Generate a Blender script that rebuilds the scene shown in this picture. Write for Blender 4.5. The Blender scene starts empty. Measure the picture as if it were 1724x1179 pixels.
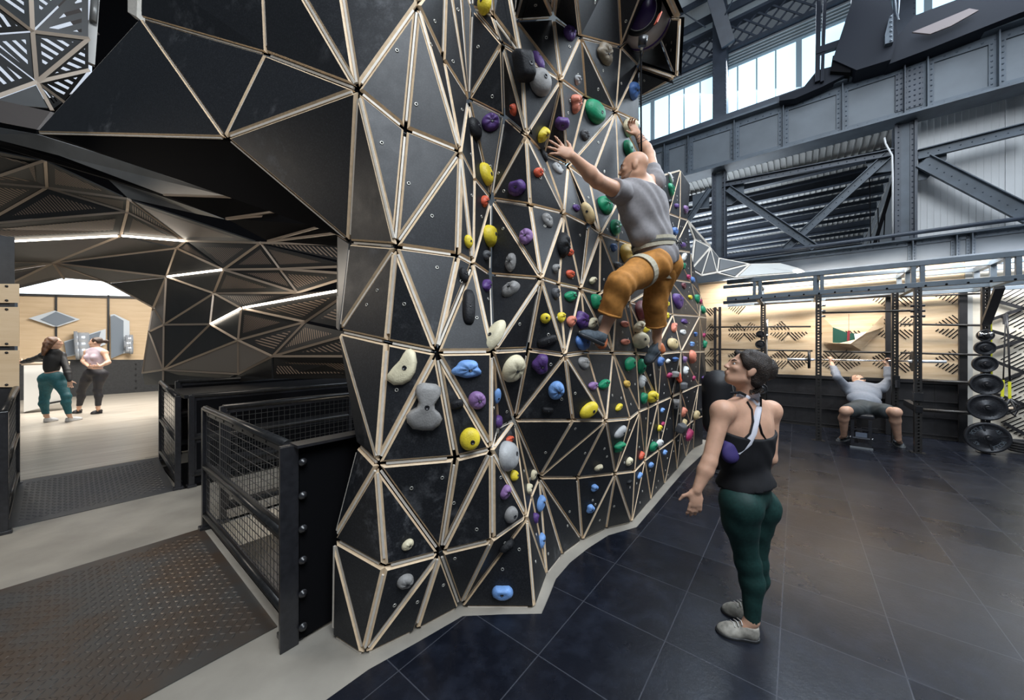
import bpy, bmesh, math, random
import numpy as np
from mathutils import Vector, Matrix

random.seed(7)
SC = bpy.context.scene
COL = SC.collection

# ------------------------------------------------------------------ camera, world, light, exposure
FPX, CX, HY, CH = 600.0, 862.0, 585.0, 1.6        # focal length in pixels, centre column, horizon row, eye height
cam_d = bpy.data.cameras.new('camera'); cam = bpy.data.objects.new('camera', cam_d); COL.objects.link(cam)
cam_d.sensor_width = 36.0; cam_d.lens = FPX / 1724 * 36; cam_d.shift_y = -(589.5 - HY) / 1724
cam_d.clip_start = 0.05; cam_d.clip_end = 200
cam.location = (0, 0, CH); cam.rotation_euler = (math.pi / 2, 0, 0)
SC.camera = cam
vs = SC.view_settings
vs.view_transform = 'Standard'; vs.look = 'None'; vs.gamma = 1.0; vs.use_curve_mapping = False
vs.exposure = 0.25

world = bpy.data.worlds.new('sky'); SC.world = world; world.use_nodes = True
_bg = world.node_tree.nodes['Background']; _bg.inputs[0].default_value = (0.70, 0.84, 1.0, 1); _bg.inputs[1].default_value = 0.09

E2 = Vector((.782, -.624, 0)).normalized()         # along the rear wall, to the right
U2 = Vector((.624, .782, 0)).normalized()          # away from the viewer towards the rear wall
def R(s, t, z=0.0): return E2 * s + U2 * t + Vector((0, 0, z))
def ray(px, py): return Vector(((px - CX) / FPX, 1.0, (HY - py) / FPX))
def P(px, py, d): return Vector((0, 0, CH)) + ray(px, py) * d
def G(px, py, z=0.0): return P(px, py, (CH - z) * FPX / (py - HY))
def T(px, py, t):                                   # the point of a plane parallel to the rear wall
    r = ray(px, py); return P(px, py, t / (r.x * U2.x + r.y * U2.y))
def S(px, py, s):                                   # the point of a plane square to the rear wall
    r = ray(px, py); return P(px, py, s / (r.x * E2.x + r.y * E2.y))
def st(p): return p.dot(E2), p.dot(U2)
def proj(p): return CX + FPX * p.x / p.y, HY - FPX * (p.z - CH) / p.y

def area(name, loc, target, size, power, color, sy=None):
    l = bpy.data.lights.new(name, 'AREA'); l.energy = power; l.color = color
    l.shape = 'RECTANGLE'; l.size = size; l.size_y = sy or size
    o = bpy.data.objects.new(name, l); COL.objects.link(o); o.location = loc
    o.rotation_euler = (Vector(target) - Vector(loc)).to_track_quat('-Z', 'Y').to_euler()
    return o
COOL, WARM, NEUT = (.80, .90, 1.0), (1.0, .80, .58), (1.0, .95, .88)
# daylight from the clerestory along the rear wall and from the roof lights over the gym
area('clerestory_daylight', R(1.5, 9.0, 7.6), R(-1.0, 2.5, 1.0), 9.0, 620, COOL, 1.6)
area('roof_daylight', R(1.5, 4.5, 8.2), R(.8, 4.0, 0), 5.0, 330, COOL, 6.0)
# lit studio behind the tunnel, warm downlights over the racks, downlights over the walkway
area('studio_light', R(-12, .8, 4.2), R(-12.5, .6, 0), 4.5, 520, NEUT, 3.0)
area('gym_fill', R(2.6, -.4, 7.4), R(-.6, 3.6, 1.0), 4.0, 540, (.86, .93, 1.0), 3.5)  # added fill lamp high above the viewer, not a window of the hall
area('roof_fill', R(0, 5.0, 7.0), R(0, 8.5, 10.5), 4.0, 110, COOL, 2.0)  # added fill lamp, aimed up to brighten the underside of the roof
area('rack_light', R(.3, 8.75, 3.05), R(0.4, 9.45, 1.5), 3.2, 125, (1.0, .93, .84), .25)
area('rack_light_right', R(3.2, 8.75, 3.05), R(3.0, 9.45, 1.4), 2.4, 75, (.95, .97, 1.0), .25)
area('walkway_light', R(-4.6, -1.0, 2.9), R(-4.2, .0, 0), 1.6, 24, (1.0, .88, .74), .3)
area('stairwell_light', R(-3.3, 2.0, -.4), R(-3.3, 2.0, -3), 1.0, 60, NEUT)

# ------------------------------------------------------------------ materials
MATS = {}
def mat(name, col, rough=.5, metal=0.0, spec=.5, emit=0.0, noise=0.0, nscale=20.0, bump=0.0, bscale=60.0, alpha=1.0, stretch=None, coat=0.0):
    if name in MATS: return MATS[name]
    m = bpy.data.materials.new(name); m.use_nodes = True; nt = m.node_tree; N, L = nt.nodes, nt.links
    b = N['Principled BSDF']
    b.inputs['Base Color'].default_value = (*col, 1); b.inputs['Roughness'].default_value = rough
    b.inputs['Metallic'].default_value = metal; b.inputs['Specular IOR Level'].default_value = spec
    b.inputs['Coat Weight'].default_value = coat
    if emit:
        b.inputs['Emission Color'].default_value = (*col, 1); b.inputs['Emission Strength'].default_value = emit
    if noise or bump:
        tc = N.new('ShaderNodeTexCoord'); mp = N.new('ShaderNodeMapping'); L.new(tc.outputs['Object'], mp.inputs[0])
        if stretch: mp.inputs['Scale'].default_value = stretch
    if noise:
        n = N.new('ShaderNodeTexNoise'); n.inputs['Scale'].default_value = nscale; n.inputs['Detail'].default_value = 6
        L.new(mp.outputs[0], n.inputs['Vector'])
        r = N.new('ShaderNodeValToRGB'); L.new(n.outputs['Fac'], r.inputs[0])
        r.color_ramp.elements[0].position = .3; r.color_ramp.elements[1].position = .72
        r.color_ramp.elements[0].color = (*[max(0, c * (1 - noise)) for c in col], 1)
        r.color_ramp.elements[1].color = (*[min(1, c * (1 + noise)) for c in col], 1)
        L.new(r.outputs[0], b.inputs['Base Color'])
    if bump:
        n2 = N.new('ShaderNodeTexNoise'); n2.inputs['Scale'].default_value = bscale; n2.inputs['Detail'].default_value = 4
        L.new(mp.outputs[0], n2.inputs['Vector'])
        bp = N.new('ShaderNodeBump'); bp.inputs['Strength'].default_value = bump; bp.inputs['Distance'].default_value = .01
        L.new(n2.outputs['Fac'], bp.inputs['Height']); L.new(bp.outputs[0], b.inputs['Normal'])
    MATS[name] = m
    return m
def nodes_of(m): return m.node_tree.nodes, m.node_tree.links, m.node_tree.nodes['Principled BSDF']

def val(N, L, op, a, b=None):
    n = N.new('ShaderNodeMath'); n.operation = op
    for i, v in enumerate((a, b)):
        if v is None: continue
        if isinstance(v, (int, float)): n.inputs[i].default_value = v
        else: L.new(v, n.inputs[i])
    return n.outputs[0]
def dotc(N, L, vec, d):
    n = N.new('ShaderNodeVectorMath'); n.operation = 'DOT_PRODUCT'; L.new(vec, n.inputs[0]); n.inputs[1].default_value = d
    return n.outputs['Value']
def mixc(N, L, fac, a, b):
    n = N.new('ShaderNodeMix'); n.data_type = 'RGBA'
    if isinstance(fac, (int, float)): n.inputs[0].default_value = fac
    else: L.new(fac, n.inputs[0])
    for i, v in ((6, a), (7, b)):
        if isinstance(v, tuple): n.inputs[i].default_value = (*v, 1)
        else: L.new(v, n.inputs[i])
    return n.outputs[2]
def noise_tex(N, L, vec, scale, detail=5, rough=.6):
    n = N.new('ShaderNodeTexNoise'); n.inputs['Scale'].default_value = scale; n.inputs['Detail'].default_value = detail
    n.inputs['Roughness'].default_value = rough
    if vec is not None: L.new(vec, n.inputs['Vector'])
    return n.outputs['Fac']
def ramp(N, L, fac, stops):
    r = N.new('ShaderNodeValToRGB'); L.new(fac, r.inputs[0]); e = r.color_ramp.elements
    while len(e) < len(stops): e.new(.5)
    for q, (p, c) in zip(e, stops): q.position = p; q.color = (*c, 1) if isinstance(c, tuple) else (c, c, c, 1)
    return r.outputs[0]

# panel skin: black faced plywood, scuffed with chalk
def make_panel_mat():
    m = mat('black_faced_plywood', (.02, .021, .024), .38, spec=.42); N, L, b = nodes_of(m)
    tc = N.new('ShaderNodeTexCoord'); o = tc.outputs['Object']
    sp = noise_tex(N, L, o, 120, 3); cl = noise_tex(N, L, o, 1.7, 6); bl = noise_tex(N, L, o, 9, 7, .7)
    base = mixc(N, L, ramp(N, L, sp, [(.45, 0.0), (.8, 1.0)]), (.010, .0108, .013), (.029, .031, .036))
    chalk = val(N, L, 'MULTIPLY', ramp(N, L, cl, [(.53, 0.0), (.72, 1.0)]), ramp(N, L, bl, [(.50, 0.0), (.75, .8)]))
    L.new(mixc(N, L, chalk, base, (.22, .225, .24)), b.inputs['Base Color'])
    L.new(val(N, L, 'ADD', val(N, L, 'MULTIPLY', bl, .25), .36), b.inputs['Roughness'])
    return m
M_PANEL = make_panel_mat()
M_PLY = mat('birch_ply_edge', (.74, .56, .37), .6, noise=.12, nscale=30)
M_PLYW = mat('pale_strut', (.70, .64, .56), .5, noise=.08, nscale=25)
M_NUT = mat('zinc_insert', (.55, .53, .48), .35, metal=.6)
M_BLK = mat('black_paint', (.014, .014, .016), .42, spec=.5, noise=.3, nscale=15)
M_BLKG = mat('black_gloss_steel', (.02, .02, .023), .28, spec=.6, noise=.3, nscale=30)
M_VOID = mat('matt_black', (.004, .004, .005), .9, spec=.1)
M_STEEL = mat('blue_grey_steel', (.062, .078, .098), .5, noise=.25, nscale=4, spec=.4)
M_STEELD = mat('dark_blue_steel', (.026, .034, .050), .5, noise=.25, nscale=4)
M_STEELL = mat('light_grey_web', (.09, .105, .122), .55, noise=.18, nscale=2.2)
M_GALV = mat('sheet_metal', (.26, .25, .235), .36, metal=.4, noise=.15, nscale=3)
M_CHROME = mat('chrome', (.75, .76, .78), .18, metal=1.0)
M_IRON = mat('cast_iron', (.03, .031, .036), .4, metal=.3, noise=.3, nscale=60, bump=.15)

# ------------------------------------------------------------------ mesh builder
class MB:
    def __init__(s): s.v = []; s.f = []; s.m = []; s.sm = []
    def add(s, vs_, fs, mi=0, smooth=False):
        o = len(s.v); s.v += [Vector(p) for p in vs_]
        for f in fs: s.f.append([i + o for i in f]); s.m.append(mi); s.sm.append(smooth)
        return s
    def box(s, c, sx, sy, sz, ax=None, mi=0):
        c = Vector(c); X, Y, Z = ax or (E2, U2, Vector((0, 0, 1)))
        vs_ = [c + X * (a * sx / 2) + Y * (b * sy / 2) + Z * (d * sz / 2) for a in (-1, 1) for b in (-1, 1) for d in (-1, 1)]
        return s.add(vs_, [(0, 1, 3, 2), (4, 6, 7, 5), (0, 4, 5, 1), (2, 3, 7, 6), (0, 2, 6, 4), (1, 5, 7, 3)], mi)
    def bar(s, p0, p1, w, h, up=(0, 0, 1), mi=0):
        p0, p1 = Vector(p0), Vector(p1); d = (p1 - p0); l = d.length; d.normalize()
        up = Vector(up); x = d.cross(up)
        if x.length < 1e-3: x = d.cross(Vector((1, 0, 0)))
        x.normalize(); u = x.cross(d).normalized()
        return s.box((p0 + p1) / 2, l, w, h, (d, x, u), mi)
    def cyl(s, p0, p1, r0, r1=None, n=12, mi=0, cap=True, smooth=True):
        p0, p1 = Vector(p0), Vector(p1); r1 = r0 if r1 is None else r1
        d = (p1 - p0).normalized(); x = d.orthogonal().normalized(); y = d.cross(x)
        vs_ = []
        for p, r in ((p0, r0), (p1, r1)):
            vs_ += [p + (x * math.cos(2 * math.pi * i / n) + y * math.sin(2 * math.pi * i / n)) * r for i in range(n)]
        s.add(vs_, [(i, (i + 1) % n, n + (i + 1) % n, n + i) for i in range(n)], mi, smooth)
        if cap: s.add(vs_, [tuple(range(n))[::-1], tuple(range(n, 2 * n))], mi)
        return s
    def tube(s, pts, r, n=8, mi=0, closed=False):
        pts = [Vector(p) for p in pts]; k = len(pts); rings = []
        for i, p in enumerate(pts):
            a = pts[i - 1] if (i > 0 or closed) else p; b = pts[(i + 1) % k] if (i < k - 1 or closed) else p
            d = (b - a).normalized()
            if i == 0: x = d.orthogonal().normalized()
            else:
                x = x - d * x.dot(d); x.normalize()
            y = d.cross(x); rr = r[i] if isinstance(r, (list, tuple)) else r
            rings.append([p + (x * math.cos(2 * math.pi * j / n) + y * math.sin(2 * math.pi * j / n)) * rr for j in range(n)])
        vs_ = [q for g in rings for q in g]; fs = []
        for i in range(k if closed else k - 1):
            a, b = i * n, ((i + 1) % k) * n
            fs += [(a + j, a + (j + 1) % n, b + (j + 1) % n, b + j) for j in range(n)]
        s.add(vs_, fs, mi, True)
        if not closed: s.add(rings[0] + rings[-1], [tuple(range(n))[::-1], tuple(range(n, 2 * n))], mi)
        return s
    def lathe(s, c, axis, prof, n=24, mi=0, smooth=True):   # prof: (radius, height along axis)
        c = Vector(c); d = Vector(axis).normalized(); x = d.orthogonal().normalized(); y = d.cross(x)
        vs_ = [c + d * h + (x * math.cos(2 * math.pi * i / n) + y * math.sin(2 * math.pi * i / n)) * r for r, h in prof for i in range(n)]
        fs = [(k * n + i, k * n + (i + 1) % n, (k + 1) * n + (i + 1) % n, (k + 1) * n + i) for k in range(len(prof) - 1) for i in range(n)]
        return s.add(vs_, fs, mi, smooth)
    def slab(s, poly, n, th, mi=0, mside=None):             # polygon thickened by th against the normal n
        poly = [Vector(p) for p in poly]; n = Vector(n).normalized(); k = len(poly)
        vs_ = poly + [p - n * th for p in poly]
        s.add(vs_, [tuple(range(k)), tuple(range(k, 2 * k))[::-1]], mi)
        return s.add(vs_, [(i, k + i, k + (i + 1) % k, (i + 1) % k) for i in range(k)], mi if mside is None else mside)
    def ball(s, c, r, mi=0, n=10, ax=None):
        c = Vector(c); r = r if isinstance(r, (tuple, list)) else (r, r, r); X, Y, Z = ax or (Vector((1, 0, 0)), Vector((0, 1, 0)), Vector((0, 0, 1)))
        vs_ = []; h = n // 2 + 1
        for i in range(h + 1):
            a = math.pi * i / h
            for j in range(n):
                b = 2 * math.pi * j / n
                vs_.append(c + X * (math.sin(a) * math.cos(b) * r[0]) + Y * (math.sin(a) * math.sin(b) * r[1]) + Z * (math.cos(a) * r[2]))
        return s.add(vs_, [(i * n + j, (i + 1) * n + j, (i + 1) * n + (j + 1) % n, i * n + (j + 1) % n) for i in range(h) for j in range(n)], mi, True)
    def build(s, name, mats, parent=None, bevel=0.0):
        if not isinstance(mats, (list, tuple)): mats = [mats]
        root = parent
        while root is not None and root.parent is not None: root = root.parent
        off = root.location.copy() if root is not None else Vector((0, 0, 0))
        if root is None and s.v:
            c = sum(s.v, Vector()) / len(s.v); off = Vector((c.x, c.y, min(p.z for p in s.v)))
        me = bpy.data.meshes.new(name); me.from_pydata([tuple(p - off) for p in s.v], [], s.f)
        for m in mats: me.materials.append(m)
        me.polygons.foreach_set('material_index', s.m); me.polygons.foreach_set('use_smooth', s.sm)
        bm = bmesh.new(); bm.from_mesh(me); bmesh.ops.remove_doubles(bm, verts=bm.verts, dist=1e-5)
        bmesh.ops.recalc_face_normals(bm, faces=bm.faces); bm.to_mesh(me); bm.free(); me.update()
        o = bpy.data.objects.new(name, me); COL.objects.link(o)
        if parent is not None: o.parent = parent
        else: o.location = off
        if bevel:
            bv = o.modifiers.new('bevel', 'BEVEL'); bv.width = bevel; bv.segments = 2; bv.limit_method = 'ANGLE'
        return o

def tag(o, label, cat, group=None, kind=None):
    o['label'] = label; o['category'] = cat
    if group: o['group'] = group
    if kind: o['kind'] = kind
    return o
def thing(name, label, cat, loc, group=None):
    o = bpy.data.objects.new(name, None); COL.objects.link(o); o.location = Vector(loc); o.empty_display_size = .1
    return tag(o, label, cat, group)
def struct(o, label, cat='setting'):
    o['kind'] = 'structure'; o['label'] = label; o['category'] = cat
    return o
# ------------------------------------------------------------------ the faceted climbing wall
# vertex: (column, row, depth) or (column, row, 's', s) with s the offset of the wall plane from the room axis
VX = {
 'E': (236, 29, 2.6), 'C': (447, 90, 2.2), 'D': (378, 231, 2.25), 'cL': (60, 223, 3.1), 'A': (601, 149, 1.85), 'B': (703, 5, 1.95),
 'e0': (238, -60, 2.45), 'c0': (440, -60, 2.1), 'a1': (478, -60, 2.0), 'a2': (568, -60, 1.95), 'B0': (712, -60, 1.95),
 'I': (587, 408, 2.15), 'H': (665, 414, 1.88), 'F': (776, 254, 2.08), 'J': (771, 429, 2.05), 'K': (570, 558, 2.12), 'L': (650, 576, 1.88),
 'M': (735, 593, 1.86), 'tA': (683, 216, 1.95), 'N': (830, 592, 1.98), 'O': (634, 783, 1.78), 'Pp': (767, 772, 1.9), 'Q': (829, 757, 1.96),
 'w': (601, 749, 2.0), 'k4': (588, 660, 2.45), 'R': (742, 932, 1.98), 'S': (647, 957, 1.8), 'T': (830, 911, 2.02), 'U': (888, 870, 2.2),
 'V': (560, 908, 1.95), 'X0': (558, 1074, 1.965), 'X1': (611, 1109, 1.835), 'x3': (700, 1064, 2.0), 'x4': (775, 1024, 2.185), 'x5': (901, 1025, 2.18),
 'Xv': (866, 708, 2.28), 'y1': (838, 722, 2.2), 'Wv': (908, 804, 2.55), 'y2': (895, 836, 2.45),
 'nb': (889, 589, 2.16), 'nc': (952, 598, 2.2), 'nd': (965, 708, 2.36), 'ne': (1021, 708, 2.55), 'we': (972, 804, 2.75), 'wf': (1036, 797, 's', -1.17),
 'z1': (921, 969, 2.5), 'z2': (947, 936, 2.735), 'z3': (980, 912, 2.94), 'z4': (1020, 892, 3.13), 'z5': (1064, 881, 3.243), 'wg': (1069, 793, 's', -1.13),
 'nk': (988, 593, 2.52), 'nl': (1032, 594, 2.78), 'nf': (1061, 705, 's', -1.05), 'ng': (1077, 692, 's', -1.08), 'nm': (1071, 595, 's', -1.1),
 'ni': (1092, 686, 's', -1.12), 'nh': (1108, 678, 's', -1.08), 'no': (1099, 597, 's', -1.02), 'np': (1114, 595, 's', -1.06), 'nq': (1147, 592, 's', -1.0),
 'nr': (1131, 668, 's', -1.1), 'ns': (1147, 661, 's', -1.0), 'wh': (1086, 775, 's', -1.16), 'wi': (1110, 757, 's', -1.12), 'wj': (1135, 739, 's', -1.16),
 'wk': (1147, 727, 's', -1.1), 'z6': (1096, 843, 3.72), 'z7': (1119, 816, 4.156), 'z8': (1140, 792, 4.64), 'z9': (1155, 770, 5.19), 'z10': (1167, 757, 5.58), 'z11': (1183, 749, 5.85),
 'r1': (1162, 712, 's', -1.22), 'r2': (1170, 706, 's', -1.2), 'r3': (1184, 700, 's', -1.18), 'r4': (1176, 648, 's', -1.2), 'r5': (1190, 647, 's', -1.15),
 't1': (1179, 592, 's', -1.15), 't2': (1187, 592, 's', -1.16),
 'g1': (747, 99, 2.15), 'g2': (752, -60, 2.1), 'g3': (772, -60, 2.15), 'G': (789, 166, 2.28), 'gk': (795, 13, 2.2), 'gk0': (797, -60, 2.2), 'ga': (845, 72, 2.15), 'gb': (849, 196, 2.34), 'gc': (886, 228, 2.2),
 'gd': (878, 93, 2.12), 'gp': (828, 25, 2.15), 'gp0': (822, -60, 2.1), 'gq': (851, -60, 2.1), 'gq2': (872, -60, 2.3), 'ge': (867, 34, 2.3), 'gf': (945, 135, 2.3), 'gg': (932, 30, 2.3), 'gu': (978, 62, 2.4), 'gs': (986, 164, 2.68), 'gt': (1037, 188, 2.95),
 'gv': (1045, 79, 2.85), 'gw': (1075, 110, 3.1), 'gx': (1077, 206, 3.3), 'h0': (892, -60, 1.9), 'h1': (938, -60, 1.85), 'h2': (965, -60, 1.95), 'h3': (1038, -60, 2.4),
 'hb': (1078, 164, 3.35), 'hc': (1137, 131, 2.9), 'hd': (1142, 31, 2.75), 'hv2': (1098, 30, 3.7), 'he': (1100, -60, 2.45), 'hq1': (1128, -60, 2.75),
 'gh': (799, 300, 2.2), 'gj': (827, 335, 2.38), 'gl': (893, 345, 2.24), 'gm': (950, 359, 2.4), 'gn': (915, 260, 2.55), 'go': (957, 279, 2.62),
 'ha': (993, 306, 2.75), 'hk0': (1043, 335, 3.05), 'hi': (990, 379, 2.7), 'hj': (1011, 394, 2.68), 'gx2': (1096, 300, 3.7), 'hk': (1041, 405, 2.95), 'hl': (1071, 415, 3.3),
 'hm': (912, 469, 2.1), 'hn': (941, 478, 2.28), 'ho': (978, 486, 2.5), 'hp': (1009, 494, 2.72), 'hq': (825, 462, 2.34), 'hr': (797, 443, 2.12), 'hs': (1041, 472, 2.9), 'ht': (1060, 509, 3.05),
 'hu': (1127, 470, 4.3), 'hv': (1134, 421, 4.6), 'hw': (1133, 530, 4.2), 'hx': (1178, 533, 5.45), 'hy': (1163, 425, 5.6), 'hz': (1164, 476, 5.5),
 'ia': (1126, 360, 4.7), 'ib': (1145, 367, 5.1), 'ic': (1158, 371, 5.7), 'id': (1146, 286, 5.3), 'ie': (1162, 311, 5.8), 'hx1': (1180, 497, 6.1), 'hx2': (1190, 535, 6.2),
}
WV = {}
for k_, q_ in VX.items():
    WV[k_] = S(q_[0], q_[1], q_[3]) if q_[2] == 's' else P(*q_)
for k_ in WV:                                            # the foot of the wall stands on the ground
    if k_ in ('X0', 'X1', 'x3', 'x4', 'x5', 'z1', 'z2', 'z3', 'z4', 'z5', 'z6', 'z7', 'z8', 'z9', 'z10', 'z11'):
        WV[k_].z = max(WV[k_].z, 0.004)
FACES = '''e0 c0 C E;c0 a1 A C;a1 a2 A;a2 B0 B A;E C D;E D cL;C A D;D A I;A H I;A B tA;B F tA;A tA H;tA F H;F J H
I H K;K H L;L H M;H J M;K L O;K O w k4;L M O;M Pp O;M Q Pp;M N Q;J hr M;hr N M;O Pp R;Pp Q R;Q T R;O R S;O S V;w O V;V S X1;V X1 X0
S R X1;R x3 X1;R x4 x3;R T x4;T U x4;U x5 x4;N Xv y1;N y1 Q;Q y1 Xv;Q Xv U;Q U T;Xv Wv y2;Xv y2 U;N nb Xv;nb nc Xv;nc nd Xv;Xv nd Wv;nd ne Wv;ne we Wv;ne wf we
U y2 z1;y2 Wv z1;Wv z2 z1;Wv z3 z2;Wv we z3;we wf z3;wf z4 z3;wf z5 z4;wf wg z5;U z1 x5
nc ne nd;nc nk ne;nk nl ne;nl nf ne;nl ng nf;nl nm ng;nm ni ng;nm nh ni;nm no nh;no np nh;np nr nh;np nq nr;nq ns nr
ne nf wf;nf ng wf;ng wg wf;ng wh wg;ng ni wh;ni nh wh;nh wi wh;nh nr wi;nr wj wi;nr ns wj;ns wk wj;wg wh z5;wh z6 z5;wh wi z6;wi z7 z6;wi wj z7;wj z8 z7;wj wk z8
nq t1 r4;nq r4 ns;ns r4 r1;ns r1 wk;r4 r2 r1;t1 t2 r5 r4;r4 r5 r3 r2;wk r1 z9;r1 r2 z9;r2 z10 z9;r2 r3 z11 z10;wk z9 z8
B g1 F;B B0 g2;B g2 g1;g2 g3 G;g2 G g1;g1 G F;g3 gk0 gk;g3 gk G;gk ga G;G ga gb;ga gc gb;gk gp ga;gk gk0 gp0 gp;gp gd ga;gp gp0 gq gd;gq gq2 ge gd;gd ge gf;gd gf gc;ga gd gc
ge gg gf;gg gu gf;gu gs gf;gu gt gs;gu gv gt;gv gw gt;gw gx gt;ge h0 gg;h0 h1 gg;gg h1 h2 gu;gu h2 h3 gv;gq2 h0 ge
G gh F;G gj gh;G gb gj;gb gc gj;gc gl gj;gc gm gl;gc gn gm;gn go gm;gc gf gn;gf go gn;gf gs go;gs gt go
gt ha go;gt hk0 ha;go hi gm;go hj hi;go ha hj;ha hk0 hj;gt gx2 hk0;gt gx gx2;hk0 hk hj;hk0 hl hk;hk0 gx2 hl
gj gl hm;gl gm hm;gm hn hm;gm ho hn;gm hi ho;hi hj ho;hj hp ho;gj hm hq;gh gj hr;gj hq hr;F gh hr;F hr J;hr hq N;hq hm N;hm nb N;hm nc nb;hm hn nc;hn ho nc;ho nk nc;ho nl nk;ho hp nl
hj hs hp;hj hk hs;hk hl hs;hp hs nl;hs nm nl;hs ht nm;ht no nm;hl hv hu;hl hu ht;hl ht hs;ht hu hw;ht hw no;hw nq np no;hu hx hw;hw hx nq;hx t1 nq;hx t2 t1
hv hz hu;hv hy hz;hu hz hx;ia id ib;ib id ie ic;ia ib hv;ib ic hv;ic hy hv;gx2 id ia;gx2 ia hv hl;hz hx1 hx;hx1 hx2 hx;hx hx2 t2;hy hx1 hz
gw hb hc;gw hc hv2;hc hd hv2;hd he hv2;he gv hv2;gw hv2 gv;gv he h3;hd hq1 he'''
FACES = [f.split() for f in FACES.replace('\n', ';').split(';')]
EYE = Vector((0, 0, CH))

def polynormal(p):
    n = Vector()
    for i in range(len(p)): n += p[i].cross(p[(i + 1) % len(p)])
    n.normalize(); c = sum(p, Vector()) / len(p)
    return (n if n.dot(EYE - c) > 0 else -n), c
def inset_poly(p, n, w):
    k = len(p); out = []
    area2 = sum(((p[i] - p[0]).cross(p[i + 1] - p[0]) for i in range(1, k - 1)), Vector()).length
    per = sum((p[(i + 1) % k] - p[i]).length for i in range(k)); w = min(w, .42 * area2 / per)
    c = sum(p, Vector()) / k
    for i in range(k):
        a, b, d = p[i - 1], p[i], p[(i + 1) % k]
        e1 = (b - a).normalized(); e2 = (d - b).normalized()
        i1 = n.cross(e1); i2 = n.cross(e2)
        if i1.dot(c - b) < 0: i1 = -i1
        if i2.dot(c - b) < 0: i2 = -i2
        m = i1 + i2; q = m.length_squared
        out.append(b + m * (w * 2 / q if q > .02 else 0))
    return out
wall_root = thing('climbing_wall', 'tall faceted climbing wall of black triangular panels with pale plywood edges', 'climbing wall', (0.3, 2.9, 0)); wall_root['kind'] = 'thing'
PANELS = []; EDGES = {}
rng = random.Random(3)
for f in FACES:
    p = [WV[k] for k in f]; n, c = polynormal(p)
    ar = abs(sum((proj(p[i])[0] * proj(p[(i + 1) % len(p)])[1] - proj(p[(i + 1) % len(p)])[0] * proj(p[i])[1]) for i in range(len(p))) / 2)
    mb = MB(); ew = 1.0 if c.y < 2.12 else .68; o_ = inset_poly(p, n, .0095 * ew); i_ = inset_poly(p, n, .0205 * ew); k = len(p)
    top = i_; mid = [q - n * .013 for q in o_]; bot = [q - n * .022 for q in o_]
    mb.add(top, [tuple(range(k))], 0)
    mb.add(top + mid, [(i, (i + 1) % k, k + (i + 1) % k, k + i) for i in range(k)], 1)
    mb.add(mid + bot, [(i, (i + 1) % k, k + (i + 1) % k, k + i) for i in range(k)], 1)
    mb.add(bot, [tuple(range(k))], 0)
    # threaded inserts for holds
    A3 = sum(((p[i] - p[0]).cross(p[i + 1] - p[0]).length / 2 for i in range(1, k - 1)))
    if A3 > .03 and proj(c)[0] > 620:
        x = (p[1] - p[0]).normalized(); y = n.cross(x)
        for q in range(min(3, 1 + int(A3 / .11))):
            a, b = rng.random(), rng.random()
            if a + b > 1: a, b = 1 - a, 1 - b
            cc = c + ((p[0] - c) * (1 - a - b) + (p[1] - c) * a + (p[2] - c) * b) * .62
            mb.lathe(cc, n, [(.010, 0), (.010, .0025), (.0055, .0025), (.0055, .0005)], 12, 2)
            mb.lathe(cc, n, [(.0055, .0006), (.0001, .0006)], 12, 3)
    PANELS.append((ar, mb, p, n, c, f))
    for i in range(k):
        key = tuple(sorted((f[i], f[(i + 1) % k]))); EDGES.setdefault(key, []).append(n)
order = sorted(range(len(PANELS)), key=lambda i: -PANELS[i][0])
rest = MB()
PM = [M_PANEL, M_PLY, M_NUT, M_VOID]
for j, i in enumerate(order):
    if j < 100: PANELS[i][1].build('panel', PM, wall_root)
    else:
        m_ = PANELS[i][1]; o = len(rest.v); rest.v += m_.v; rest.f += [[x + o for x in f] for f in m_.f]; rest.m += m_.m; rest.sm += m_.sm
o = rest.build('small_panels', PM, wall_root); o['kind'] = 'stuff'
# pale struts in the joints
es = []
for (a, b), ns in EDGES.items():
    pa, pb = WV[a], WV[b]; n = sum(ns, Vector()).normalized(); l = (pb - pa).length
    sp = math.hypot(proj(pa)[0] - proj(pb)[0], proj(pa)[1] - proj(pb)[1]) / ((pa.y + pb.y) / 2)
    es.append((sp, pa, pb, n, l))
es.sort(key=lambda e: -e[0]); restb = MB()
for j, (sp, pa, pb, n, l) in enumerate(es):
    d = (pb - pa) / l; cut = min(.045, l * .12)
    m_ = MB() if j < 100 else restb
    m_.bar(pa + d * cut - n * .013, pb - d * cut - n * .013, .0115 if pa.y + pb.y < 4.24 else .008, .012, n)
    if j < 100: m_.build('joint_strip', M_PLYW, wall_root)
o = restb.build('small_joint_strips', M_PLYW, wall_root); o['kind'] = 'stuff'
# dark backing that closes the hollow wall
bk = MB()
for ar, mb, p, n, c, f in PANELS: bk.add([q - n * .045 for q in p], [tuple(range(len(p)))])
bk.build('backing', M_VOID, wall_root)

def hit_wall(px, py, z=None):
    r = ray(px, py); best = None
    for ar, mb, p, n, c, f in PANELS:
        for i in range(1, len(p) - 1):
            a, b, d = p[0], p[i], p[i + 1]; e1, e2 = b - a, d - a; h = r.cross(e2); det = e1.dot(h)
            if abs(det) < 1e-9: continue
            s_ = EYE - a; u = s_.dot(h) / det; q = s_.cross(e1); v = r.dot(q) / det; t = e2.dot(q) / det
            if u > -.02 and v > -.02 and u + v < 1.02 and t > .3 and (best is None or t < best[0]): best = (t, n)
    return best

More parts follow.
